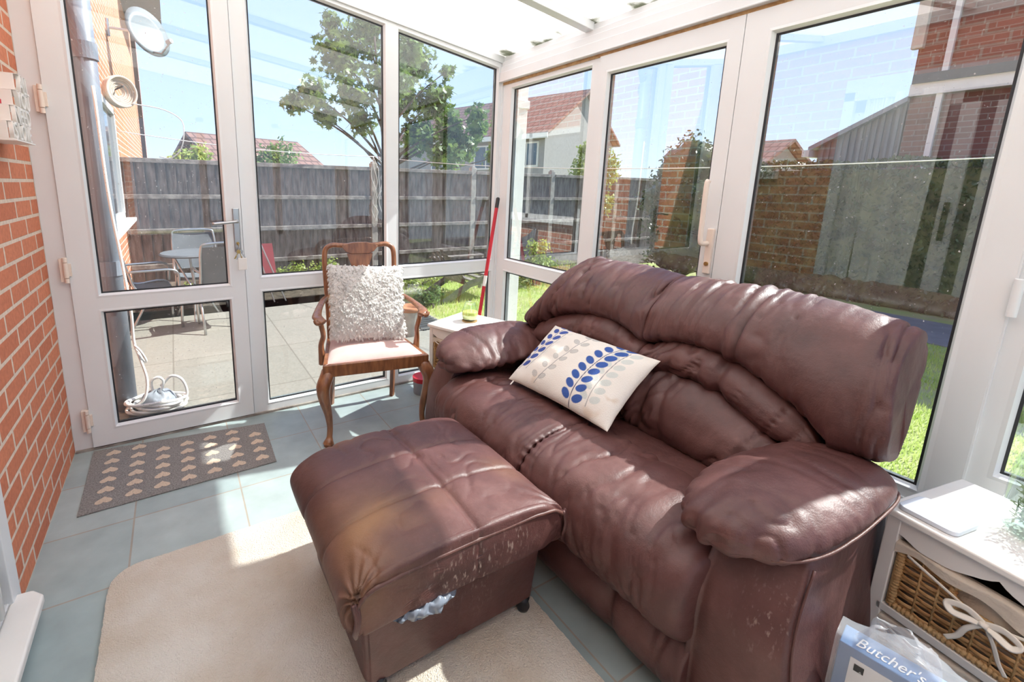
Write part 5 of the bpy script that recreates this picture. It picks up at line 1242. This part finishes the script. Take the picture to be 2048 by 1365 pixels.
# foliage
MAPLE = [(0, -0.1), (0.10, -0.12), (0.42, -0.30), (0.30, -0.02), (0.52, 0.14), (0.24, 0.18), (0.26, 0.40), (0.09, 0.30), (0, 0.60), (-0.09, 0.30), (-0.26, 0.40), (-0.24, 0.18), (-0.52, 0.14), (-0.30, -0.02), (-0.42, -0.30), (-0.10, -0.12)]
OVAL = [(0, -0.5), (0.22, -0.15), (0.2, 0.2), (0, 0.5), (-0.2, 0.2), (-0.22, -0.15)]
def foliage(name, blobs, n, size, mat, parent, shape, seed, shell=0.5, upb=0.3):
    rg = random.Random(seed); b = MB(); vol = [q[3]**2 for q in blobs]; tot = sum(vol)
    for q, v_ in zip(blobs, vol):
        for i in range(int(n*v_/tot)):
            d_ = Vector((rg.gauss(0, 1), rg.gauss(0, 1), rg.gauss(0, 1))).normalized(); rr_ = q[3]*(shell+(1-shell)*rg.random())*(0.85+0.5*noise.noise(d_*2.2+Vector(q[:3])))
            k = q[4] if len(q) > 4 else 1
            p = Vector(q[:3])+Vector((d_.x*rr_, d_.y*rr_, d_.z*rr_*k))
            nrm = (d_*0.6+Vector((rg.uniform(-1, 1), rg.uniform(-1, 1), rg.uniform(-1, 1)+upb))).normalized()
            e1 = nrm.cross(Vector((rg.uniform(-1, 1), rg.uniform(-1, 1), rg.uniform(-1, 1)))).normalized(); e2 = nrm.cross(e1); s = size*rg.uniform(0.6, 1.25)
            b.add([p+e1*x*s+e2*y*s+nrm*(0.12*s*(x*x)) for x, y in shape], [tuple(range(len(shape)))])
    return b.build(name, mat, parent)
tr = empty('maple_tree', (2.2, 7.2, GZ)); tag(tr, 'tall maple tree with broad leaves rising behind the fence', 'tree')
BL = [(1.41, 4.14, 0.73), (1.97, 4.71, 0.62), (2.07, 3.53, 0.62), (1.27, 3.13, 0.47), (3.18, 4.19, 0.50), (3.59, 3.38, 0.62), (3.13, 2.55, 0.62), (0.54, 3.15, 0.4), (0.23, 2.98, 0.29), (3.95, 2.73, 0.47), (0.89, 2.75, 0.31), (4.37, 3.05, 0.31), (2.65, 4.3, 0.55), (1.6, 2.71, 0.36), (3.9, 4.1, 0.25), (1.21, 4.77, 0.31), (2.9, 3.4, 0.5), (4.7, 2.8, 0.38), (4.2, 2.3, 0.5), (3.6, 2.1, 0.5), (4.9, 2.1, 0.4)]
rg = random.Random(2)
blobs = [(x-2.2, rg.uniform(-0.6, 0.6), z-GZ, r) for x, z, r in BL]
foliage('foliage', blobs, 6200, 0.18, M['leaf'], tr, MAPLE, 4, 0.25)
b = MB(); b.sweep(cr([(0.0, 0, 0), (0.02, 0, 1.4), (-0.02, 0, 2.2), (-0.10, 0.05, 3.2), (-0.25, 0, 4.6)], 5), [lerp(0.10, 0.02, i/20) for i in range(21)], 10)
for q in blobs:
    b.sweep(cr([(-0.03, 0, max(1.6, q[2]*0.62)), ((q[0])*0.5, q[1]*0.5, q[2]*0.84), (q[0], q[1], q[2])], 4), [0.035, 0.032, 0.028, 0.024, 0.02, 0.017, 0.014, 0.01, 0.006], 7)
b.build('trunk', M['bark'], tr, smooth=True)
def bush(label, x, y, blobs, n, size, mat, cat='shrub', shape=OVAL, seed=1, z0=GZ, group=None, name='garden_shrub', core=None):
    r = empty(name, (x, y, z0)); tag(r, label, cat, group)
    foliage('foliage', blobs, n, size, mat, r, shape, seed, 0.35 if not core else 0.8)
    if core:
        b = MB()
        for q in blobs:
            k = q[4] if len(q) > 4 else 1
            def f(u, v, q=q, k=k):
                a = u*2*PI; t = v*PI; d_ = Vector((math.sin(t)*math.cos(a), math.sin(t)*math.sin(a), math.cos(t))); return Vector(q[:3])+Vector((d_.x, d_.y, d_.z*k))*q[3]*0.78*(0.9+0.3*noise.noise(d_*2+Vector(q[:3])))
            b.grid(f, 18, 12, cu=True)
        b.build('inner_twigs', core, r, smooth=True)
    b = MB(); rg = random.Random(seed)
    for i in range(5): b.sweep([(rg.uniform(-0.05, 0.05), rg.uniform(-0.05, 0.05), 0), (blobs[i % len(blobs)][0], blobs[i % len(blobs)][1], blobs[i % len(blobs)][2])], [0.018, 0.006], 6)
    b.build('stems', M['bark'], r)
    return r
bush('low lime green shrub at the foot of the fence behind the wooden chair', -0.62, 3.85, [(0, 0, 0.22, 0.22), (0.28, 0, 0.2, 0.2), (-0.22, 0, 0.18, 0.18), (0.5, 0.05, 0.26, 0.2)], 1500, 0.05, M['leaf_light'], seed=3)
bush('low green plant at the foot of the fence behind the garden table', -1.95, 3.9, [(0, 0, 0.10, 0.16), (0.3, 0, 0.08, 0.15), (-0.3, 0, 0.08, 0.15), (0.6, 0, 0.08, 0.14), (-0.5, 0, 0.1, 0.15)], 1400, 0.05, M['leaf_light'], seed=5)
bush('yellow green shrub outside the narrow side window', 2.75, 2.6, [(0, 0, 0.35, 0.26), (-0.25, 0, 0.2, 0.22), (0.3, 0.1, 0.25, 0.25), (0.1, 0, 0.6, 0.14), (-0.1, 0, 0.62, 0.12)], 1500, 0.06, M['leaf_light'], seed=8)
bush('small leafy plant growing in the lawn beside the terracotta pots', 0.62, 2.15, [(0, 0, 0.12, 0.14), (0.12, 0.05, 0.18, 0.12), (-0.1, 0.1, 0.1, 0.12)], 500, 0.05, M['leaf'], seed=9)
bush('low weedy plants at the edge of the lawn under the garden lounger', 0.95, 3.3, [(0, 0, 0.10, 0.2, 0.6), (0.4, 0, 0.1, 0.2, 0.6), (-0.3, 0.2, 0.1, 0.2, 0.6)], 1000, 0.05, M['leaf_light'], seed=19)
bush('tall ivy clump on the far fence seen through the side window', 5.95, 4.85, [(0, 0, 1.9, 0.36, 1.4), (0.1, 0, 2.35, 0.25), (-0.1, 0, 1.4, 0.3)], 1600, 0.09, M['leaf_light'], seed=10)
bush('rounded glossy evergreen bush behind the french door with the pull handle', 5.6, 2.1, [(0, 0, 1.85, 0.62, 1.1), (-0.1, -0.2, 1.2, 0.7), (0.1, 0.3, 1.3, 0.65), (0, 0, 0.6, 0.7, 1.0)], 5200, 0.075, M['leaf_dark'], seed=12, core=M['leaf_dark'])
bush('slim lime shrub beyond the left side of the french door with the pull handle', 5.5, 3.72, [(0, 0, 1.9, 0.26, 1.8), (0, 0.1, 1.2, 0.28)], 1300, 0.08, M['leaf_light'], seed=14)
bush('distant shrub over the fence to the left of the bungalow roof', -0.2, 12.0, [(0.6, 0, 2.1, 0.55), (1.1, 0, 2.3, 0.6), (0.2, 0, 1.9, 0.5)], 1200, 0.14, M['leaf'], seed=15)
bush('small round tree top over the fence beside the door mullion', -1.9, 12.5, [(0.25, 0, 2.0, 0.5), (0.6, 0, 2.2, 0.4)], 900, 0.14, M['leaf_light'], seed=25)
# hedge
hd = empty('hedge', (6.5, -0.6, GZ)); tag(hd, 'long dark clipped hedge beyond the lawn on the french door side', 'hedge')
b = MB(); b.box(-0.28, 0.28, -4.0, 2.05, 0, 1.82); b.build('inner_twigs', M['leaf_dark'], hd)
rg = random.Random(21); b = MB()
for i in range(15000):
    y = rg.uniform(-4.05, 2.1); f_ = rg.random()
    if f_ < 0.6: p = Vector((-0.30-rg.random()*0.06, y, rg.uniform(0, 1.9)))
    else: p = Vector((rg.uniform(-0.34, 0.34), y, 1.86+0.06*noise.noise(Vector((y*2, 0, 0)))+rg.random()*0.10))
    nrm = Vector((rg.uniform(-1, 1), rg.uniform(-1, 1), rg.uniform(-1, 1))).normalized(); e1 = nrm.cross(Vector((rg.uniform(-1, 1), rg.uniform(-1, 1), 1))).normalized(); e2 = nrm.cross(e1); s = rg.uniform(0.04, 0.08)
    b.add([p+e1*x*s+e2*yy*s for x, yy in OVAL], [tuple(range(6))])
b.build('foliage', M['leaf_dark'], hd)

# outdoor white pipe by the corner
b = MB(); b.box(0.15, 0.235, 0.0, 0.115, GZ, 2.16); b.box(0.14, 0.245, -0.01, 0.125, 1.92, 1.98); o = b.build('downpipe', M['white_pl'], bevel=0.006); tag(o, 'square white plastic downpipe outside the room corner', 'downpipe')
# grey pipe outside the garden door
gp = empty('soil_pipe', (-2.42, 0.72, GZ)); tag(gp, 'thick slate grey pipe rising up the brick house wall outside the garden door', 'pipe')
b = MB(); b.sweep([(0, 0, 0), (0, 0, 3.4)], 0.057, 24); b.build('pipe', M['pipe'], gp, smooth=True)
for z in (0.9, 2.15): b = MB(); b.sweep([(0, 0, z), (0, 0, z+0.09)], 0.066, 24); b.box(-0.160, 0, -0.02, 0.02, z+0.02, z+0.06); b.build('collar', M['pipe'], gp, smooth=False)
b = MB(); b.sweep(cr([(0, 0, 2.6), (0.10, 0.02, 2.85), (0.26, 0.05, 3.05), (0.45, 0.06, 3.2)], 5), 0.05, 18); b.build('branch', M['pipe'], gp, smooth=True)
# cable and bags at its foot
cb = empty('white_cable', (-2.27, 0.62, GZ)); tag(cb, 'coil of thick white cable looped over the ground by the grey pipe', 'cable')
b = MB()
P = []
for k in range(120):
    a = k*0.33; r_ = 0.145+0.02*math.sin(k*0.9); P.append((0.02+r_*math.cos(a)*1.05, r_*math.sin(a)*0.8, 0.012+0.011*(k//20)+0.012*(1+math.sin(k*0.31))))
b.sweep(cr(P, 2), 0.0095, 8)
b.sweep(cr([(-0.14, -0.02, 0.05), (-0.05, -0.05, 0.10), (-0.02, -0.03, 0.22), (-0.045, 0, 0.36), (-0.07, 0.02, 0.48), (-0.065, 0, 0.7), (-0.085, 0.03, 1.0), (-0.11, 0.02, 1.4), (-0.12, 0.02, 2.0)], 6), 0.0085, 8)
b.sweep(cr([(-0.07, 0.0, 0.46), (-0.04, -0.01, 0.42), (-0.015, 0, 0.35), (-0.03, 0.01, 0.34), (-0.055, 0.01, 0.42)], 5), 0.007, 8)
b.sweep(cr([(0.0, 0.02, 0.12), (0.0, 0.0, 0.20), (0.04, -0.01, 0.225), (0.065, 0, 0.19), (0.05, 0.01, 0.13), (0.02, 0.03, 0.10)], 5), 0.0085, 8)
b.sweep(cr([(0.05, 0.02, 0.15), (0.11, 0, 0.215), (0.17, -0.02, 0.19), (0.195, -0.03, 0.10), (0.17, -0.04, 0.03)], 6), 0.0095, 8)
b.build('cable', M['rope'], cb, smooth=True)
b = MB()
def f(u, v):
    a = u*2*PI; t = v*PI/2; r_ = 0.115*math.cos(t)**0.7; return Vector((r_*math.cos(a)*1.0, r_*math.sin(a)*0.85, 0.13*math.sin(t)+0.022*noise.noise(Vector((math.cos(a)*3, math.sin(a)*3, v*4)))*(1 if v > 0.05 else 0)))
b.grid(f, 40, 16, cu=True); o = b.build('rubble_bag', M['grey_pl'], smooth=True, loc=(-2.245, 0.62, GZ)); tag(o, 'crumpled grey bag inside the coil of white cable outside the garden door', 'bag')
# garden furniture: chairs
def garden_chair():
    r = empty('garden_chair'); b = MB()
    P = cr([(-0.24, -0.22, 0), (-0.245, -0.20, 0.40), (-0.245, 0.12, 0.42), (-0.235, 0.20, 0.62), (-0.225, 0.25, 0.84), (-0.17, 0.265, 0.90), (0.17, 0.265, 0.90), (0.225, 0.25, 0.84), (0.235, 0.20, 0.62), (0.245, 0.12, 0.42), (0.245, -0.20, 0.40), (0.24, -0.22, 0)], 6)
    b.sweep(P, 0.013, 8)
    b.build('frame', M['metal'], r, smooth=True)
    for s in (-1, 1):
        b = MB(); b.sweep([(s*0.24, 0.24, 0.0), (s*0.24, 0.02, 0.41)], 0.012, 8); b.build('back_leg', M['metal'], r, smooth=True)
        b = MB(); b.sweep(cr([(s*0.245, 0.20, 0.62), (s*0.26, 0.05, 0.62), (s*0.26, -0.20, 0.60), (s*0.25, -0.22, 0.42)], 5), 0.012, 8); b.build('armrest', M['metal'], r, smooth=True)
    b = MB(); b.grid(lambda u, v: Vector((lerp(-0.235, 0.235, u), lerp(-0.20, 0.14, v), 0.41-0.02*math.sin(u*PI))), 10, 10); b.grid(lambda u, v: Vector((lerp(-0.235, 0.235, u), lerp(-0.20, 0.14, v), 0.405-0.02*math.sin(u*PI))), 10, 10); b.build('seat', M['sling'], r, smooth=True)
    b = MB(); b.grid(lambda u, v: Vector((lerp(-0.222, 0.222, u), lerp(0.145, 0.262, v)+0.02*math.sin(u*PI), lerp(0.45, 0.87, v))), 10, 10); b.grid(lambda u, v: Vector((lerp(-0.222, 0.222, u), lerp(0.150, 0.267, v)+0.02*math.sin(u*PI), lerp(0.45, 0.87, v))), 10, 10); b.build('backrest', M['sling'], r, smooth=True)
    return r
gc = garden_chair(); G_ = 'steel framed garden chairs round the patio table'
gc.location = (-1.66, 2.42, GZ); gc.rotation_euler = (0, 0, PI+0.08); tag(gc, 'steel framed garden chair with its grey back turned to the garden door', 'chair', G_)
for (x, y, a, l) in ((-2.33, 2.75, 1.75, 'steel framed garden chair tipped against the left of the patio table by the brick wall'), (-1.85, 3.42, 0.1, 'steel framed garden chair on the fence side of the patio table')):
    c = copy_tree(gc); c.location = (x, y, GZ); c.rotation_euler = (0, 0, a); c['label'] = l
gt = empty('garden_table', (-1.92, 2.93, GZ)); tag(gt, 'round metal patio table between the steel garden chairs', 'table')
b = MB(); b.lathe([(0, 0.70), (0.30, 0.70), (0.315, 0.715), (0.30, 0.73), (0, 0.73)], seg=36); b.build('tabletop', M['sling'], gt, smooth=False)
for k in range(3):
    a = k*2*PI/3+0.4; b = MB(); b.sweep([(0.24*math.cos(a), 0.24*math.sin(a), 0), (0.05*math.cos(a), 0.05*math.sin(a), 0.36), (0.24*math.cos(a), 0.24*math.sin(a), 0.70)], 0.011, 8); b.build('leg', M['metal'], gt)
bt_ = MB(); bt_.lathe([(0.28, 0.0), (0.34, 0.20), (0.36, 0.22), (0.33, 0.22), (0.30, 0.18), (0.0, 0.16)], seg=30); o = bt_.build('planter', M['bark'], loc=(-2.02, 3.62, GZ)); tag(o, 'dark round wooden planter under the fence behind the garden table', 'planter')
# red folding chair
rc = empty('folding_chair', (-1.10, 3.25, GZ)); tag(rc, 'folded red garden chair leaning at the fence left of the wooden armchair', 'chair')
b = MB(); b.add([(-0.10, 0.05, 0.18), (0.13, 0.05, 0.16), (0.11, 0.22, 0.72), (-0.08, 0.22, 0.72), (-0.10, 0.07, 0.18), (0.13, 0.07, 0.16), (0.11, 0.24, 0.72), (-0.08, 0.24, 0.72)], [(0, 1, 2, 3), (4, 7, 6, 5), (0, 4, 5, 1), (3, 2, 6, 7), (0, 3, 7, 4), (1, 5, 6, 2)]); b.build('sling', M['darkred'], rc)
for s, d_ in ((-0.12, 0.18), (-0.05, 0.25)):
    b = MB(); b.sweep([(s, 0.10, 0.74), (s+d_, -0.02, 0.0)], 0.010, 8); b.build('leg', M['metal'], rc)
# dark adirondack lounger
al = empty('garden_lounger', (1.42, 2.50, GZ)); tag(al, 'dark slatted wooden garden lounger on the lawn seen beside the red pole', 'lounger')
for k in range(7):
    b = MB(); a = lerp(-0.26, 0.26, k/6); tz = 0.66-0.10*abs(k-3)/3
    b.add([(x, y+dy, z) for dy in (0, 0.02) for (x, y, z) in ((-0.20, a-0.032, 0.22), (-0.20, a+0.032, 0.22), (-0.44, a*1.12+0.036, tz), (-0.44, a*1.12-0.036, tz))], [(0, 1, 2, 3), (4, 7, 6, 5), (0, 4, 5, 1), (3, 2, 6, 7), (0, 3, 7, 4), (1, 5, 6, 2)])
    b.build('back_slat', M['garden_wood'], al)
for k in range(6):
    b = MB(); x = lerp(-0.18, 0.42, k/5); z = lerp(0.22, 0.36, k/5); b.box(x-0.045, x+0.045, -0.28, 0.28, z-0.01, z+0.01); b.build('seat_slat', M['garden_wood'], al, bevel=0.003)
for s in (-1, 1):
    b = MB(); b.box(-0.42, 0.46, s*0.34-0.05, s*0.34+0.05, 0.49, 0.51); b.build('armrest', M['garden_wood'], al, bevel=0.004)
    b = MB(); b.sweep([(0.42, s*0.30, 0.0), (0.42, s*0.30, 0.49)], [(0.045, 0.014)]*2, 4); b.build('front_leg', M['garden_wood'], al)
    b = MB(); b.sweep([(-0.55, s*0.27, 0.0), (-0.15, s*0.27, 0.22), (0.44, s*0.27, 0.34)], [(0.05, 0.014)]*3, 4); b.build('back_leg', M['garden_wood'], al)
# pots
for (x, y, r_, h_, l) in ((-0.075, 1.28, 0.115, 0.30, 'terracotta rimmed plant pot on the patio behind the right chair arm'), (-0.10, 1.78, 0.13, 0.32, 'terracotta rimmed plant pot further back along the patio edge')):
    p_ = empty('plant_pot', (x, y, GZ)); tag(p_, l, 'pot', 'plant pots at the patio edge')
    b = MB(); b.lathe([(0, 0), (r_*0.74, 0), (r_*0.95, h_*0.85), (r_*0.90, h_*0.86), (0, h_*0.84)], seg=28); b.build('body', M['post'], p_, smooth=False)
    b = MB(); b.lathe([(r_*0.95, h_*0.84), (r_*1.05, h_*0.86), (r_*1.05, h_*0.98), (r_*0.93, h_), (r_*0.88, h_*0.88)], seg=28); b.build('rim', M['terracotta'], p_, smooth=True)
dr = empty('drain_mat', (0.235, 1.55, GZ)); tag(dr, 'grey slatted mat on the patio edge beside the plant pots', 'mat')
for k in range(7):
    b = MB(); b.box(-0.15, 0.15, -0.22+k*0.07, -0.19+k*0.07, 0.012, 0.03); b.build('slat', M['metal'], dr)
b = MB(); b.box(-0.13, -0.10, -0.23, 0.24, 0, 0.012); b.box(0.10, 0.13, -0.23, 0.24, 0, 0.012); b.build('bearer', M['fascia'], dr)

# things on the outside brick wall
wo = empty('window_6', (WX, 2.7, 0)); wo['kind'] = 'structure'; wo['label'] = 'white framed house window in the outside brick wall'
b = MB()
for (a, c, d_, e_) in ((1.5, 1.57, 0.92, 2.16), (3.88, 3.95, 0.92, 2.16), (1.5, 3.95, 2.09, 2.16), (1.5, 3.95, 0.92, 0.99), (2.69, 2.76, 0.92, 2.16)): b.box(WX-0.06, WX+0.03, a, c, d_, e_)
b.box(WX-0.06, WX+0.13, 1.44, 4.02, 0.885, 0.925); relz(b.build('frame', M['white_pl'], wo, bevel=0.004), wo)
b = MB(); b.box(WX-0.02, WX-0.005, 1.55, 3.9, 0.97, 2.11); relz(b.build('glass_pane', M['darkglass'], wo), wo)
co = empty('hose_coil', (WX+0.15, 3.0, 2.22)); co.rotation_euler = (0, 0, math.radians(-55)); co.location.x = WX+0.19; tag(co, 'round coil of cream cable hung on the outside brick wall above the house window', 'cable coil')
b = MB()
for k in range(7):
    rr_ = 0.045+0.015*k; x = 0.0+0.004*(k % 2); b.sweep([(x-0.03-0.01*(6-k)*0.7, rr_*math.cos(a), rr_*math.sin(a)) for a in [2*PI*j/36 for j in range(36)]], 0.0085, 8, closed=True)
for k in range(4): b.sweep([(-0.022*k-0.012, 0.140*math.cos(a), 0.140*math.sin(a)) for a in [2*PI*j/36 for j in range(36)]], 0.012, 8, closed=True)
b.build('coil', M['linen'], co, smooth=True)
b = MB(); b.sweep([(-0.15, 0, 0.02), (0.02, 0, 0.05)], 0.008, 8); b.build('hook', M['black'], co)
b = MB(); P = cr([(0.0, 0.08, -0.10), (0.14, 0.30, -0.13), (0.24, 0.42, -0.22), (0.27, 0.42, -0.36), (0.20, 0.42, -0.52), (0.06, 0.40, -0.61), (-0.10, 0.38, -0.60)], 8); b.sweep(P, 0.0055, 8); b.build('trailing_end', M['rope'], co, smooth=True)
sd = empty('satellite_dish', (-2.15, 4.5, 3.18)); tag(sd, 'pale grey satellite dish on a bracket on the outside house wall', 'satellite dish')
b = MB(); dn = Vector((0.62, -0.70, 0.25)).normalized(); Td = dn.to_track_quat('Z', 'Y').to_matrix().to_4x4()
b.lathe([(0.0, -0.045), (0.10, -0.040), (0.20, -0.022), (0.29, 0.0), (0.295, 0.004), (0.20, -0.014), (0.10, -0.032), (0.0, -0.037)], seg=36, M4=Td); b.build('dish', M['dish'], sd, smooth=True)
tip = Td @ Vector((0.02, -0.20, 0.30)); b = MB(); b.sweep([Td @ Vector((0, -0.24, 0)), Td @ Vector((0.0, -0.30, 0.12)), tip], 0.010, 8); b.build('feed_arm', M['grey_pl'], sd)
b = MB(); b.sweep([tip, tip+dn*-0.07], 0.028, 12); b.build('receiver', M['grey_pl'], sd)
b = MB(); b.sweep([Td @ Vector((0, 0, -0.04)), (-0.25, 0.05, 0.0), (-0.42, 0.05, 0.0)], 0.016, 8); b.sweep([(-0.42, 0.05, -0.1), (-0.42, 0.05, 0.1)], 0.02, 8); b.build('bracket', M['metal'], sd)
b = MB(); b.box(WX+0.02, WX+0.10, 9.8, 9.88, GZ, 6.0); o = b.build('downpipe', M['fascia']); tag(o, 'dark downpipe far along the outside house wall', 'downpipe')
ev = MB(); ev.box(WX+0.001, WX+0.62, 7.2, 9.6, 4.55, 5.2); ev.box(WX+0.001, WX+0.68, 7.15, 9.65, 5.2, 5.3); o = ev.build('oriel_bay', M['fascia']); tag(o, 'dark clad box bay jutting from the house wall above the satellite dish', 'bay window')

# washing line
wlne = empty('washing_line', (px0, FY, 1.72)); tag(wlne, 'white washing line strung from the fence post across the garden', 'washing line')
A_ = Vector((px0, FY-0.06, 1.80)); 
def sagl(a, c, s, n=24): return [a.lerp(c, i/n)+Vector((0, 0, -s*4*(i/n)*(1-i/n))) for i in range(n+1)]
b = MB(); b.sweep(sagl(A_, Vector((WX+0.012, 4.0, 1.93)), 0.06), 0.005, 6); relz(b.build('line', M['rope'], wlne, smooth=True), wlne)
b = MB(); b.sweep(sagl(A_, Vector((2.35, -2.55, 1.62)), 0.14), 0.004, 6); relz(b.build('line', M['rope'], wlne, smooth=True), wlne)
b = MB(); rg = random.Random(4)
for k in range(5):
    x = px0+rg.uniform(-0.05, 0.08); P = [(x, FY-0.07, 1.80)]
    for j in range(1, 7): P.append((x+rg.uniform(-0.05, 0.05)+0.02*k, FY-0.075-rg.random()*0.02, 1.80-j*0.17+rg.uniform(-0.03, 0.03)))
    b.sweep(cr(P, 5), 0.004, 6)
b.sweep(cr([(px0, FY-0.07, 1.8), (px0+0.18, FY-0.08, 1.66), (px0+0.2, FY-0.08, 1.42), (px0+0.08, FY-0.08, 1.25)], 6), 0.004, 6)
relz(b.build('tangled_end', M['rope'], wlne, smooth=True), wlne)

# far houses
def far_house(name, P0, d, L, depth, z_eave, z_ridge, label, wall, windows, gable=None):
    """P0 ground corner, d facade direction (unit xy), n points away from us"""
    r = empty(name, (P0[0], P0[1], GZ)); tag(r, label, 'house'); d = Vector((d[0], d[1], 0)).normalized(); n = Vector((-d.y, d.x, 0))
    if n.dot(Vector((P0[0]+2.05, P0[1]+2.7, 0))) < 0: n = -n
    r.rotation_euler = (0, 0, math.atan2(d.y, d.x)); sgn = 1 if n.dot(Vector((-d.y, d.x, 0))) > 0 else -1
    b = MB(); y0, y1 = sorted((0, sgn*depth)); b.box(0, L, y0, y1, 0, z_eave)
    b.prism([(y0, z_eave), (y1, z_eave), ((y0+y1)/2, z_ridge-0.08)], 0.0, L, lambda y, z, x: Vector((x, y, z))); b.build('walls', wall, r)
    b = MB(); ym = (y0+y1)/2; o_ = 0.35
    for (ya, za, yb_, zb_) in ((y0-o_, z_eave-0.1, ym, z_ridge), (ym, z_ridge, y1+o_, z_eave-0.1)):
        b.add([(x, y, z+dz) for dz in (0, 0.12) for (x, y, z) in ((-o_, ya, za), (L+o_, ya, za), (L+o_, yb_, zb_), (-o_, yb_, zb_))], [(0, 1, 2, 3), (4, 7, 6, 5), (0, 4, 5, 1), (3, 2, 6, 7), (0, 3, 7, 4), (1, 5, 6, 2)])
    b.build('roof', M['roof_tile'], r)
    yf = y0 if sgn > 0 else y1; fs = -1 if sgn > 0 else 1
    b = MB(); b.box(-o_, L+o_, min(yf+fs*o_, yf+fs*(o_+0.05)), max(yf+fs*o_, yf+fs*(o_+0.05)), z_eave-0.25, z_eave-0.02); b.build('gutter', M['white_pl'], r)
    for (x, z, w, h) in windows:
        b = MB(); b.box(x, x+w, min(yf, yf+fs*0.06), max(yf, yf+fs*0.06), z, z+h); f_ = b.build('window', M['white_pl'], r)
        b = MB(); b.box(x+0.08, x+w/2-0.04, min(yf, yf+fs*0.075), max(yf, yf+fs*0.075), z+0.08, z+h-0.08); b.box(x+w/2+0.04, x+w-0.08, min(yf, yf+fs*0.075), max(yf, yf+fs*0.075), z+0.08, z+h-0.08); b.build('pane', M['darkglass'], f_)
    return r
dd = (0.274, -0.962)
far_house('terraced_house', (12.615-0.274*9, 15.274+0.962*9, 0), dd, 10.4, 7.0, 4.0, 6.3, 'long terraced house with a brown tiled roof seen through the side window', M['render'], [(3, 2.4, 1.8, 1.2), (6.2, 2.4, 1.6, 1.2), (8.8, 2.5, 1.3, 1.15), (8.8, 0.5, 1.3, 1.2)])
far_house('bungalow', (-0.5, 15.5, 0), (0.95, 0.3), 3.9, 4.2, 2.05, 3.2, 'low bungalow with a pinkish brown roof over the fence left of the maple', M['brick_x'], [])
far_house('semi_detached_house', (17.0, 9.1, 0), (0.0, -1.0), 2.1, 5.0, 2.2, 3.5, 'distant house with half timbered gable right of the evergreen bush', M['render'], [(1.2, 1.2, 1.2, 0.9)])
# neighbouring brick house with lean-to
nh = empty('brick_house', (7.2, -4.0, GZ)); tag(nh, 'tall dark red brick house with a white downpipe beyond the hedge on the right', 'house')
b = MB(); b.box(0.0, 6.0, -5.0, 3.96, 0, 4.35); b.prism([(0, 4.35), (6, 4.35), (3, 6.0)], -5.0, 3.96, lambda x, z, y: Vector((x, y, z))); b.build('walls', M['brick_red'], nh)
b = MB(); b.box(-0.14, 0.0, -5.0, 3.92, 3.02, 3.14); b.build('dark_flashing', M['fascia'], nh)
b = MB(); b.box(-0.10, 0.0, -5.0, 3.94, 2.86, 3.02); b.build('fascia_board', M['white_pl'], nh)
b = MB(); b.box(-0.10, 0.0, 3.90, 4.02, 3.50, 4.33); b.build('corner_board', M['linen'], nh)
b = MB(); b.box(-0.08, -0.02, 3.60, 3.66, 1.6, 4.3); b.build('downpipe', M['white_pl'], nh)
b = MB(); b.add([(x, y, z+d_) for d_ in (0, 0.1) for (x, y, z) in ((-0.25, -5.2, 4.25), (-0.25, 4.15, 4.25), (3, 4.15, 6.05), (3, -5.2, 6.05))], [(0, 1, 2, 3), (4, 7, 6, 5), (0, 4, 5, 1), (3, 2, 6, 7), (0, 3, 7, 4), (1, 5, 6, 2)]); b.build('roof', M['roof_tile_y'], nh)
ln = empty('lean_to', (7.2, 0.0, GZ)); tag(ln, 'pale corrugated lean-to with a sloping roof beside the tall brick house', 'lean-to')
b = MB(); n = 26
for i in range(n):
    ya = lerp(-0.06, 0.95, i/n); yb_ = lerp(-0.06, 0.95, (i+1)/n); o_ = 0.03*(i % 2)
    b.prism([(ya, 0.0), (yb_, 0.0), (yb_, 2.80-0.56*(yb_)-0.0), (ya, 2.80-0.56*ya)], o_, 0.5+o_, lambda y, z, x: Vector((x, y, z)))
b.build('side_wall', M['dish'], ln)
b = MB(); b.prism([(-0.06, 2.87), (1.05, 2.24), (1.05, 2.17), (-0.06, 2.80)], -0.10, 3.0, lambda y, z, x: Vector((x, y, z))); b.build('roof', M['grey_pl'], ln)
b = MB(); b.box(-0.12, 3.0, 1.02, 1.12, 2.08, 2.19); b.build('gutter', M['white_pl'], ln)
